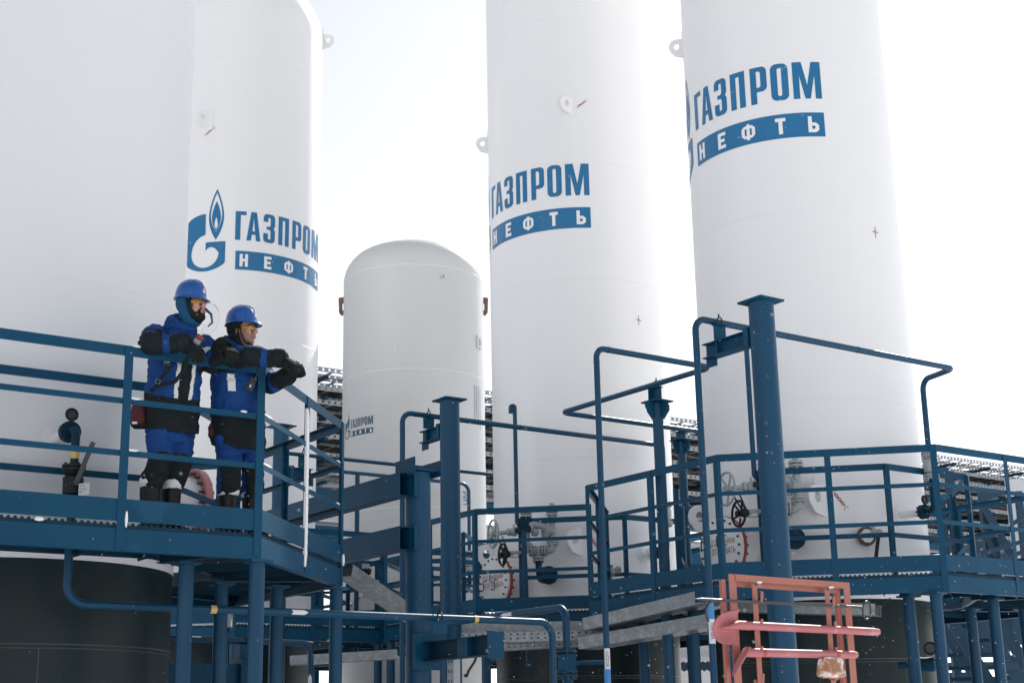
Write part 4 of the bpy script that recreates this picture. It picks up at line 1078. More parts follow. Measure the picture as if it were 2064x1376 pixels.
# shovels
def handle(t, a, b, r=.022):
    mb = MB(); n = 24; pts = [a.lerp(b, k / n) for k in range(n)] + [b.lerp(a, 0.006), b]
    mb.tube(pts, [r * (1 - .06 * k / n) for k in range(n)] + [r * .8, r * .35], 16); mb.build("handle", ROSE, t, ang=60)
def blade(t, fn, m=None):
    """blade grid: u along length 0 (socket) - 1 (tip), v across -1..1; fn gives place"""
    nu, nv = 16, 12; th = .0035; top, bot = [], []
    P = [[fn(i / nu, -1 + 2 * j / nv) for j in range(nv + 1)] for i in range(nu + 1)]
    vs, fs = [], []
    for i in range(nu + 1):
        for j in range(nv + 1):
            a_ = P[min(i + 1, nu)][j] - P[max(i - 1, 0)][j]; b_ = P[i][min(j + 1, nv)] - P[i][max(j - 1, 0)]
            n = a_.cross(b_); n = n.normalized() if n.length > 1e-9 else DB
            vs += [P[i][j] + n * th, P[i][j] - n * th]
    idx = lambda i, j, k: (i * (nv + 1) + j) * 2 + k
    for i in range(nu):
        for j in range(nv):
            fs.append((idx(i, j, 0), idx(i + 1, j, 0), idx(i + 1, j + 1, 0), idx(i, j + 1, 0)))
            fs.append((idx(i, j, 1), idx(i, j + 1, 1), idx(i + 1, j + 1, 1), idx(i + 1, j, 1)))
    for i in range(nu):
        for j in (0, nv): fs.append((idx(i, j, 0), idx(i, j, 1), idx(i + 1, j, 1), idx(i + 1, j, 0)))
    for j in range(nv):
        for i in (0, nu): fs.append((idx(i, j, 0), idx(i, j + 1, 0), idx(i, j + 1, 1), idx(i, j, 1)))
    mb = MB(); mb.add(vs, fs); mb.build("blade", m or ROSE, t, ang=60)
t = thing("round_shovel", "rose painted shovel with its round blade turned flat to the viewer, upper of two", "shovel", tuple(q(1600, 1265)), "fire tools on the stand")
ha, hb = q(1487, 1259), q(1772, 1273); handle(t, ha, hb, .024)
dh = (hb - ha).normalized(); cs, ct, cw, cb = q(1484, 1261), q(1436, 1267), q(1488, 1227), q(1485, 1299)
wv = (cw - cb) / 2; cm = (cw + cb) / 2
def f1(u, v):
    wid = (1 - max(0, u - .18) ** 2.3 / (.82 ** 2.3)) ** .5 * (0.93 + .10 * math.exp(-u * 12)) if u < 1 else 0.0
    base = cm.lerp(ct, u)
    dish = .030 * (1 - v * v) * sin(pi * min(1, .25 + u * .75)) - .018 * math.exp(-(v / .12) ** 2) * max(0, 1 - u * 1.6)
    return base + wv * v * wid + DB * dish - dh * (.012 * abs(v) ** 3 * (u < .05) * -1)
blade(t, f1)
mb = MB(); mb.tube([ha + dh * .10, ha, cs.lerp(ct, .25) - DB * .012, cs.lerp(ct, .62) + DB * .004], [.0255, .026, .015, .003], 14); mb.build("socket", ROSE, t, ang=60)
t = thing("bent_shovel", "rose painted shovel seen with its blade edge-on, lower of two", "shovel", tuple(q(1600, 1314)), "fire tools on the stand")
ha, hb = q(1507, 1314), q(1727, 1319); handle(t, ha, hb, .024)
e0, e1, e2, e3 = q(1512, 1296), q(1498, 1322), q(1482, 1342), q(1478, 1366)
def f2(u, v):
    # spoon shaped blade turned so that its length runs down and towards the eye
    pts_ = [q(1506, 1305), q(1497, 1322), q(1487, 1340), q(1478, 1362)]
    k = min(2, int(u * 3)); c_ = pts_[k].lerp(pts_[k + 1], u * 3 - k)
    wid = .085 * (1 - max(0, u - .3) ** 2.4 / (.7 ** 2.4)) ** .5 if u < 1 else 0
    sdv = (V(-.17, -.97, -.1) + dh * .30 + UP * .10).normalized()
    return c_ + sdv * v * wid + (dh * .6 - UP * .3) * (-.022 * (1 - v * v) * sin(pi * min(1, u + .15)))
blade(t, f2)
mb = MB(); mb.tube([ha + dh * .10, ha, q(1496, 1318), q(1490, 1330)], [.0255, .026, .014, .003], 14); mb.build("socket", ROSE, t, ang=60)
mb = MB(); d0 = (hb - ha).normalized()
for f_k in (.11, .78): mb.tube([ha.lerp(hb, f_k), ha.lerp(hb, f_k + .035)], .0252, 16, caps=False)
mb.build("worn_bands", RED, t)
# plastic bag with rust water
BAG = mat("clear_bag_plastic", (0.78, 0.74, 0.72), 0.16, var=0.08, scale=9, bump=0.9, bscale=26, alt=(0.40, 0.17, 0.07), alt_amt=0.52, alt_scale=7, spec=.8)
t = thing("plastic_bag", "crumpled clear plastic bag with rusty content hanging from the pink stand", "bag", tuple(q(1674, 1340)))
c = q(1673, 1344, .075); sx_ = (q(1697, 1344) - q(1650, 1344)) / 2; sz_ = (q(1673, 1323) - q(1673, 1367)) / 2
me = MB(); me.ball((0, 0, 0), 1, seg=40)
vs = []
for p in me.v:
    a_ = abs(p.x); sq = lambda x: (abs(x) ** .42) * (1 if x >= 0 else -1)
    x, z, y = sq(p.x), sq(p.z), p.y
    n = noise.noise(Vector((p.x * 2.2, p.y * 2.2, p.z * 2.2))) * .09 + noise.noise(Vector((p.x * 6, p.y * 6, p.z * 6))) * .06
    x += .16 * (z < -.4) * (x > .6) + n; z += n - .10 * (x > .7) * (z < -.5)
    vs.append(c + sx_ * x * .98 + sz_ * z * .98 - DB * y * .035 * (1.0 - .5 * z + 5 * n))
me.v = vs; me.build("bag_skin", BAG, t, ang=80)

# black valve with its eye tag low on the right tank's skirt, and a small fitting by the middle tank
c = at_d(1868, 1338, 15.7); ax = V(.93, -.36, 0).normalized(); sd_ = V(-ax.y, ax.x, 0)
mb = MB(); mb.cyl(c - ax * .28, c + ax * .02, .035, 14); flange(mb, c - ax * .09, ax, .075, .022, 8); flange(mb, c - ax * .055, ax, .075, .022, 8); mb.lathe(c, ax, [(.0, -.06), (.068, -.06), (.072, .07), (.055, .09), (.0, .09)], 20, cap=False); mb.build("low_valve", BLUED, t5)
e = c + UP * .155 + ax * .05; mb = MB(); mb.torus(e, -V(c.x, c.y, 0), .055, .013, 24, 8); mb.bar(e - UP * .05, e - UP * .10, .03, .02); mb.build("eye_tag_ring", IRON, t5)
mb = MB(); mb.lathe(e, -V(c.x, c.y, 0), [(0, -.004), (.048, -.004), (.048, .004), (0, .004)], 20, cap=False); mb.build("eye_tag_disc", STEEL, t5)
c = at_d(1233, 1152, 18.7); xx_ = V(CR.x, CR.y, 0).normalized()
mb = MB(); mb.cyl(c - xx_ * .10, c + xx_ * .10, .030, 12); mb.ball(c, .06); mb.ball(c + xx_ * .08 + UP * .03, .045); mb.cyl(c, c + UP * .09, .02, 10); mb.lathe(c - xx_ * .08, xx_, [(0, -.015), (.055, -.015), (.055, .015), (0, .015)], 16, cap=False); mb.bar(c, c - UP * .12 - xx_ * .03, .06, .05); mb.build("gauge_valve", GREY, t4)
pts = [at_d(x, y, 15.4) for x, y in ((1795, 1204), (1783, 1215), (1775, 1226))]
o = MB(); o.tube(fillet(pts, .08, 5), .005, 8); tag(o.build("thin_cable", CABLE), "thin dark cable hanging from the right walkway to the tray end", "cable")
# ------------------------------------------------------------------ ground, background
mb = MB(); mb.add([(-600, -300, GZ), (600, -300, GZ), (600, 1500, GZ), (-600, 1500, GZ)], [(0, 1, 2, 3)])
structure(mb.build("snow_ground", SNOW, smooth=False))
ro = at_d(985, 786, 31.0); ZT = ro.z
ro = V(ro.x, ro.y, 0)
rk = thing("pipe_rack", "long high blue rack loaded with layers of cable trays behind the tanks", "pipe rack", (ro.x, ro.y, GZ))
S0, S1 = -16.0, 46.0
rp = lambda s, t_, z: ro + DA * s + DB * t_ + UP * z
RT_M = mat("rack_tray_steel", (0.30, 0.32, 0.34), 0.5, metal=0.3, var=0.3, scale=6)
rnd = random.Random(11)
zl = [0, -.34, -.66, -1.0, -1.34, -1.70, -2.06]
for li, dz in enumerate(zl):
    z = ZT - .06 + dz
    mb = MB(); fl = MB(); cb = MB()
    ntr = 4 if li else 3
    for k in range(ntr):
        t0 = k * .70 + (.15 if li % 2 else 0); w = .52
        for tt in (t0, t0 + w):
            n = int((S1 - S0) / .14)
            for i in range(n):                # slotted side wall
                a = S0 + i * .14
                for xa, xb in ((0, .05), (.09, .14)):
                    mb.add([rp(a + xa, tt, z - .05), rp(a + xb, tt, z - .05), rp(a + xb, tt, z + .05), rp(a + xa, tt, z + .05)], [(0, 1, 2, 3)])
                mb.add([rp(a + .05, tt, z - .05), rp(a + .09, tt, z - .05), rp(a + .09, tt, z - .022), rp(a + .05, tt, z - .022)], [(0, 1, 2, 3)])
                mb.add([rp(a + .05, tt, z + .026), rp(a + .09, tt, z + .026), rp(a + .09, tt, z + .05), rp(a + .05, tt, z + .05)], [(0, 1, 2, 3)])
        a = S0
        while a < S1:                         # rungs and cables: ladder floor with gaps of sky
            fl.box(rp(a, t0 + w / 2, z - .05), (DA, DB, UP), (.035, w / 2, .008)); a += .45
        if li > 0:
            for c_ in range(4 if (li + k) % 3 else 3):
                yy_ = t0 + .07 + c_ * .125; cb.bar(rp(S0, yy_, z - .02), rp(S1, yy_, z - .02), .105, .05)
    mb.build("tray_walls", RT_M, rk, smooth=False); fl.build("tray_rungs", RT_M, rk, smooth=False); cb.build("cable_fill", CABLE, rk)
mb = MB()
for z, t_, w, h in ((ZT - 2.55, 0, .12, .16), (ZT - 2.62, 2.3, .12, .16), (ZT - 3.35, 0, .16, .30), (ZT - 3.35, 2.3, .16, .30), (ZT - 2.95, .7, .14, .10), (ZT - 2.95, 1.5, .2, .14)): mb.bar(rp(S0, t_, z), rp(S1, t_, z), w, h)
mb.build("longitudinal_beams", BLUE, rk)
mb = MB(); 
for z, r_, t_ in ((ZT - 2.95, .09, .4), (ZT - 3.0, .13, 1.1), (ZT - 2.3, .06, 1.9), (ZT - 2.28, .05, .5)): mb.tube([rp(S0, t_, z), rp(S1, t_, z)], r_, 12)
mb.build("rack_pipes", PANEL, rk)
mb = MB(); a = S0
while a < S1:
    for z in (ZT - .18, ZT - .60, ZT - 1.0, ZT - 1.44, ZT - 1.86, ZT - 2.3): mb.bar(rp(a, -.1, z - .05), rp(a, 2.5, z - .05), .08, .07)
    a += 1.5
mb.build("cross_arms", BLUED, rk)
mb = MB(); a = S0 + .6
while a < S1:
    mb.bar(rp(a, -.12, ZT - 3.4), rp(a, -.12, ZT - 1.9), .05, .05); mb.bar(rp(a, 2.42, ZT - 3.4), rp(a, 2.42, ZT + .05), .07, .07); a += 1.5
mb.build("hangers", BLUE, rk)
mb = MB(); a = S0
while a < S1:
    mb.bar(rp(a, 0, ZT - 3.7), rp(a + 1.5, 2.3, ZT - 3.7), .07, .05); mb.bar(rp(a + 1.5, 0, ZT - 3.7), rp(a, 2.3, ZT - 3.7), .07, .05); mb.bar(rp(a, 0, ZT - 3.74), rp(a, 2.3, ZT - 3.74), .09, .07); a += 3.0
mb.bar(rp(S0, 0, ZT - 3.78), rp(S1, 0, ZT - 3.78), .16, .12); mb.bar(rp(S0, 2.3, ZT - 3.78), rp(S1, 2.3, ZT - 3.78), .16, .12)
mb.build("truss_bracing", PANEL, rk)
for a in (-13.5, -4.2, 6.5, 15.5, 24.5, 34, 43):
    for t_ in (0, 2.3):
        mb = MB(); mb.ibeam(rp(a, t_, GZ - .02 - 0), rp(a, t_, ZT - 3.5), .22, .24, .015, up=DA); mb.build("rack_column", BLUE, rk, ang=30)

# stair tower behind the rightmost tank
so_ = at_d(1940, 1376, 23.0); so_ = V(so_.x, so_.y, 0)
xs = V(CR.x, CR.y, 0).normalized(); ys = V(-xs.y, xs.x, 0)
STB = mat('faded_blue_stair_paint', (0.016, 0.050, 0.090), 0.5, var=.2, scale=3, spec=.25)
st_ = thing("access_stair", "blue steel stair with honeycomb treads at the bottom right", "stair", (so_.x, so_.y, GZ))
def honey(mb, c, ex, ey, w, dpt, cell=.05):
    nx, ny = int(w / (cell * 1.732)) + 1, int(dpt / (cell * 1.5)) + 1
    for i in range(nx):
        for j in range(ny):
            cc = c + ex * ((i + (j % 2) * .5) * cell * 1.732 - w / 2) + ey * (j * cell * 1.5 - dpt / 2)
            o_ = [cc + ex * (cell * sin(k * pi / 3)) + ey * (cell * cos(k * pi / 3)) for k in range(6)]
            i_ = [cc + ex * (cell * .74 * sin(k * pi / 3)) + ey * (cell * .74 * cos(k * pi / 3)) for k in range(6)]
            mb.add(o_ + i_ + [p - UP * .02 for p in i_], [(k, (k + 1) % 6, 6 + (k + 1) % 6, 6 + k) for k in range(6)] + [(6 + k, 6 + (k + 1) % 6, 12 + (k + 1) % 6, 12 + k) for k in range(6)])
for i, (px0, px1, py, d) in enumerate(((1890, 1962, 1262, 25.5), (1886, 1988, 1292, 24.8), (1884, 2002, 1320, 24.2), (1884, 2010, 1346, 23.6), (1890, 2030, 1368, 23.0), (1890, 2040, 1392, 22.4))):
    a, b_ = at_d(px0, py, d), at_d(px1, py, d); mb = MB(); w = (b_ - a).length
    honey(mb, (a + b_) / 2, xs, ys, w, .40); e = (a + b_) / 2 - ys * .22
    mb.bar(e - xs * w / 2, e + xs * w / 2, .02, .05); mb.build("tread", BLUED, st_, smooth=False)
for pts in (((2000, 1228), (2070, 1345), 22.2), ((1925, 1262), (2005, 1390), 22.6), ((2030, 1270), (2035, 1200), 22.5), ((1886, 1246), (1975, 1376), 24), ((2064, 1180), (2015, 1262), 23)):
    (x0, y0), (x1, y1), d = pts; mb = MB(); mb.bar(at_d(x0, y0, d), at_d(x1, y1, d), .10, .16); mb.build("stringer", STB, st_)
mb = MB()
for x0, y0, x1, y1 in ((1885, 1152, 2064, 1135), (1885, 1098, 2010, 1077), (1890, 1180, 2064, 1110), (2040, 1056, 2064, 1040), (1960, 1120, 2064, 1090)): mb.bar(at_d(x0, y0, 24), at_d(x1, y1, 24), .05, .06)
mb.build("handrails", STB, st_)
mb = MB()
for x, y0, y1, w in ((1982, 1000, 1376, .14), (2002, 1070, 1330, .10), (2052, 990, 1376, .10), (1912, 950, 1120, .12), (1895, 1000, 1376, .12)): 
    a, b_ = at_d(x, y0, 24.5), at_d(x + (y1 - y0) * .075, y1, 24.5); mb.bar(a, V(a.x, a.y, b_.z), w, w, up=ys)
mb.bar(at_d(1975, 1005, 24.4), at_d(2044, 1130, 24.4), .14, .12); mb.bar(at_d(1972, 1004, 24.4), at_d(2010, 994, 24.4), .14, .14); mb.bar(at_d(1886, 950, 24.4), at_d(1912, 950, 24.4), .12, .12)
mb.bar(at_d(1990, 1085, 24.4), at_d(2008, 1120, 24.4), .08, .08); mb.bar(at_d(1960, 1005, 24.3), at_d(1890, 1062, 24.3), .05, .05)
mb.build("frame", STB, st_)
for (x0, y0, x1, y1, d) in ((1950, 1085, 2075, 1132, 26.5), (2012, 1205, 2075, 1300, 26), (1884, 1330, 2075, 1352, 27), (1884, 1238, 1948, 1318, 27.5), (1958, 1240, 2020, 1325, 28), (1884, 1352, 2000, 1420, 27.8), (2026, 1318, 2085, 1420, 27.4)):
    a, b_ = at_d(x0, y1, d), at_d(x1, y0, d); mb = MB(); mb.box((a + b_) / 2, (xs, ys, UP), (abs((b_ - a).dot(xs)) / 2, .04, abs(b_.z - a.z) / 2)); mb.build("side_plate", STB, st_)
pn = at_d(2056, 1010, 24.8)
mb = MB(); mb.box(V(pn.x + .35, pn.y + .3, 0) + UP * (pn.z - .45), (xs, ys, UP), (.45, .05, .85)); tag(mb.build("cladding_panel", PANEL), "pale grey cladding panel at the right edge behind the stair frame", "panel")

# white building and awning seen through the gap right of the middle tank's foot
bo = at_d(1402, 1330, 38)
bt = thing("white_cabin", "white cabin with ochre balcony railing seen low between the columns", "building", (bo.x, bo.y, GZ))
mb = MB(); mb.box(V(bo.x, bo.y + 1.5, 0) + UP * 1.5, (xs, ys, UP), (2.2, 1.5, 3.1)); mb.build("wall", WHITE, bt)
mb = MB(); zz = at_d(1400, 1320, 37.9).z
mb.box(V(bo.x, bo.y - .5, zz), (xs, ys, UP), (1.6, .45, .06), PANEL)
for i in range(-9, 10): mb.bar(V(bo.x + i * .16, bo.y - .9, zz), V(bo.x + i * .16, bo.y - .9, zz + .75), .022, .022, m=OCHRE)
mb.bar(V(bo.x - 1.5, bo.y - .9, zz + .75), V(bo.x + 1.5, bo.y - .9, zz + .75), .04, .04, m=OCHRE); mb.build("balcony", None, bt)
mb = MB(); za = at_d(1400, 1350, 37).z
for i in range(-14, 15): mb.add([V(bo.x + i * .12, bo.y - 1.0, za + .18), V(bo.x + i * .12 + .06, bo.y - 1.0, za + .22), V(bo.x + i * .12 + .12, bo.y - 1.0, za + .18), V(bo.x + i * .12, bo.y - 1.7, za - .06), V(bo.x + i * .12 + .06, bo.y - 1.7, za - .02), V(bo.x + i * .12 + .12, bo.y - 1.7, za - .06)], [(0, 3, 4, 1), (1, 4, 5, 2)])
mb.build("corrugated_awning", BLUE, bt, smooth=False)

# drifting snow
mb = MB(); rnd = random.Random(21)
for i in range(3200):
    dd = rnd.uniform(3.2, 13); u = rnd.random() ** .5
    px = -100 + u * 2300; py = rnd.uniform(-50, 1450)
    p = ray(px, py).normalized() * dd; r_ = (.0004 + .0011 * rnd.random() ** 2.2) * (0.7 + dd * .10)
    sx2 = rnd.uniform(.8, 1.9)
    mb.add([p + V(r_ * sx2, 0, -r_ * .5), p - V(r_ * sx2, 0, -r_ * .5), p + V(0, r_, 0), p - V(0, r_, 0), p + UP * r_, p - UP * r_], [(0, 2, 4), (2, 1, 4), (1, 3, 4), (3, 0, 4), (2, 0, 5), (1, 2, 5), (3, 1, 5), (0, 3, 5)])
fl = mb.build("drifting_snow", SNOW, smooth=True, ang=180)
fl['kind'] = 'stuff'; tag(fl, "fine snowflakes drifting through the air", "snow")
# ------------------------------------------------------------------ the two workers
CB = mat("royal_blue_workwear", (0.005, 0.050, 0.205), 0.75, var=0.18, scale=7, bump=0.35, bscale=55, spec=.25)
CK = mat("black_workwear", (0.010, 0.016, 0.018), 0.8, var=0.3, scale=9, bump=0.35, bscale=55, spec=.2)
CW = mat("white_reflective_trim", (0.72, 0.72, 0.74), 0.5, var=0.06, scale=20)
CT = mat("teal_quilted_liner", (0.008, 0.075, 0.16), 0.75, var=0.2, scale=12, bump=0.4, bscale=60, spec=.2)
KNIT = mat("black_knit_glove", (0.013, 0.017, 0.018), 0.9, var=0.3, scale=30, bump=0.6, bscale=220, spec=.15)
SKIN = mat("skin", (0.47, 0.26, 0.19), 0.5, var=0.12, scale=25, bump=0.08, bscale=120)
LIP = mat("lip_skin", (0.36, 0.14, 0.12), 0.45, var=0.1, scale=20)
STUB = mat("stubbled_skin", (0.30, 0.18, 0.14), 0.6, var=0.2, scale=90, bump=0.1, bscale=200)
HAIR = mat("dark_beard_hair", (0.022, 0.015, 0.012), 0.7, var=0.5, scale=90, bump=0.9, bscale=160, spec=.2)
HELM = mat("blue_helmet_plastic", (0.006, 0.080, 0.32), 0.24, var=0.05, scale=6, coat=0.4)
LENS = mat("amber_lens", (0.95, 0.58, 0.12), 0.06, var=0.02, trans=0.75, spec=.6)
CLEAR = mat("clear_visor_plastic", (0.95, 0.96, 0.98), 0.05, var=0.0, trans=0.95)
CLEAR.node_tree.nodes["Principled BSDF"].inputs["IOR"].default_value = 1.08
BOOT = mat("black_boot_leather", (0.006, 0.008, 0.009), 0.42, var=0.3, scale=14, bump=0.2, bscale=50, spec=.25)
MAROON = mat("dark_red_pouch_cloth", (0.075, 0.011, 0.014), 0.8, var=0.25, scale=10, bump=0.3)
DEV = mat("black_device_plastic", (0.014, 0.016, 0.02), 0.4, var=0.1)
SCRN = mat("grey_blue_screen", (0.30, 0.34, 0.42), 0.25, var=0.05)
EYEW = mat("eye_white", (0.7, 0.68, 0.66), 0.3, var=0.0)

def loft(mb, rings, seg=20, m=None):          # rings: (centre, side vec, a, fore vec, b, squareness)
    vs, fs = [], []
    for c, s, a, f_, b, e in rings:
        for k in range(seg):
            t_ = 2 * pi * k / seg; x, y = cos(t_), sin(t_)
            x = math.copysign(abs(x) ** e, x); y = math.copysign(abs(y) ** e, y)
            vs.append(Vector(c) + Vector(s) * a * x + Vector(f_) * b * y)
    n = len(rings)
    for i in range(n - 1):
        for k in range(seg):
            k2 = (k + 1) % seg; fs.append((i * seg + k, i * seg + k2, (i + 1) * seg + k2, (i + 1) * seg + k))
    fs += [tuple(range(seg - 1, -1, -1)), tuple(range((n - 1) * seg, n * seg))]
    return mb.add(vs, fs, m)
def ell(mb, c, ax, r, seg=16, m=None):         # ellipsoid on three axes
    k0 = len(mb.v); mb.ball((0, 0, 0), 1, m, seg)
    for i in range(k0, len(mb.v)):
        p = mb.v[i]; mb.v[i] = Vector(c) + Vector(ax[0]) * p.x * r[0] + Vector(ax[1]) * p.y * r[1] + Vector(ax[2]) * p.z * r[2]
    return mb
def limb(mb, pts, rs, seg=14):                 # rounded tapered limb through joints
    P, R = [], []
    n = 5
    for i in range(len(pts) - 1):
        for k in range(n):
            t_ = k / n; P.append(Vector(pts[i]).lerp(Vector(pts[i + 1]), t_)); R.append(rs[i] + (rs[i + 1] - rs[i]) * t_)
    P.append(Vector(pts[-1])); R.append(rs[-1])
    # soften the corners
    for _ in range(2):
        Q = [P[0]] + [(P[i - 1] + P[i] * 2 + P[i + 1]) / 4 for i in range(1, len(P) - 1)] + [P[-1]]; P = Q
    mb.tube(P, R, seg); mb.ball(P[0], R[0], seg=seg); mb.ball(P[-1], R[-1], seg=seg)
    return P
def fuse(mb, name, vox, parent, mats, pick=None, smooth=4, disp=None):
    org = ORG[parent.name]
    me = bpy.data.meshes.new(name); me.from_pydata([p - org for p in mb.v], [], mb.f); me.validate()
    bm = bmesh.new(); bm.from_mesh(me); bmesh.ops.recalc_face_normals(bm, faces=bm.faces); bm.to_mesh(me); bm.free()
    o = bpy.data.objects.new(name, me); scene.collection.objects.link(o)
    md = o.modifiers.new("fuse", 'REMESH'); md.mode = 'VOXEL'; md.voxel_size = vox; md.adaptivity = 0
    if smooth:
        sm = o.modifiers.new("smooth", 'SMOOTH'); sm.iterations = smooth; sm.factor = .5
    dg = bpy.context.evaluated_depsgraph_get(); dg.update()
    m2 = bpy.data.meshes.new_from_object(o.evaluated_get(dg))
    o.modifiers.clear(); o.data = m2; bpy.data.meshes.remove(me); m2.name = name
    if disp:
        nrm = [v.normal.copy() for v in m2.vertices]
        for v, n in zip(m2.vertices, nrm): v.co += n * disp(v.co + org)
        m2.update()
    m2.materials.clear()
    for q in mats: m2.materials.append(q)
    idx = [0] * len(m2.polygons)
    if pick:
        for p in m2.polygons: idx[p.index] = pick(p.center + org)
    m2.polygons.foreach_set("material_index", idx)
    m2.polygons.foreach_set("use_smooth", [True] * len(m2.polygons))
    ORG[o.name] = org; o.parent = parent
    return o
def wrinkle(amp, sc, seed):
    def fn(p):
        q = Vector((p.x * sc, p.y * sc, p.z * sc * 1.6)) + Vector((seed, seed * 2, seed * 3))
        return amp * (noise.noise(q) + .55 * noise.noise(q * 2.3) - .5 * abs(noise.noise(q * 1.5 + Vector((7, 1, 3)))))
    return fn
def seg_t(p, a, b):
    d = b - a; t_ = max(0, min(1, (p - a).dot(d) / d.length_squared)); return t_, (p - (a + d * t_)).length

def glove(parent, W, d, pn, thumb_side, curl, spread=.0, s=1.0, cuff=True, name="glove", curls=None):
    """W wrist, d hand direction, pn back-of-hand normal, thumb_side unit vector"""
    d = Vector(d).normalized(); pn = Vector(pn); pn = (pn - d * pn.dot(d)).normalized(); sd = Vector(thumb_side); sd = (sd - d * sd.dot(d) - pn * sd.dot(pn)).normalized()
    mb = MB(); W = Vector(W)
    loft(mb, [(W - d * .03 * s, sd, .034 * s, pn, .027 * s, .9), (W + d * .01 * s, sd, .036 * s, pn, .026 * s, .85), (W + d * .05 * s, sd, .046 * s, pn, .024 * s, .8), (W + d * .095 * s, sd, .047 * s, pn, .020 * s, .75), (W + d * .105 * s, sd, .040 * s, pn, .014 * s, .8)])
    for i in range(4):
        off = (1.5 - i) * .0225 * s; L = (.078, .088, .082, .064)[i] * s
        p = W + d * (.095 - .004 * abs(i - 1.2)) * s + sd * off; pts = [p - d * .02 * s, p]; a = .12
        cc = (curls[i] if curls else curl) * (1 + .08 * i)
        dirn = d
        for k, fr in enumerate((.44, .32, .24)):
            a += cc * (.30, .40, .30)[k]
            dirn = d * cos(a) - pn * sin(a) + sd * (spread * (1.5 - i))
            p = p + dirn.normalized() * L * fr; pts.append(p)
        mb.tube(fillet(pts, .012, 3), [.0128 * s] * len(fillet(pts, .012, 3)), 8); mb.ball(pts[-1], .0120 * s, seg=8); mb.ball(pts[0], .0128 * s, seg=8)
    tp = [W + d * .025 * s + sd * .03 * s, W + d * .055 * s + sd * .060 * s - pn * .012 * s, W + d * .090 * s + sd * .066 * s - pn * .030 * s, W + d * .112 * s + sd * .055 * s - pn * .042 * s]
    mb.tube(tp, [.018 * s, .0165 * s, .0145 * s, .012 * s], 8); mb.ball(tp[-1], .012 * s, seg=8)
    fuse(mb, name, .0045, parent, [KNIT], smooth=3)
    if cuff:
        cb = MB(); cb.lathe(W - d * .005, -d, [(.040 * s, 0), (.052 * s, .015), (.060 * s, .06), (.056 * s, .062), (.040 * s, .05)], 20, cap=False); cb.build("glove_cuff", KNIT, parent)

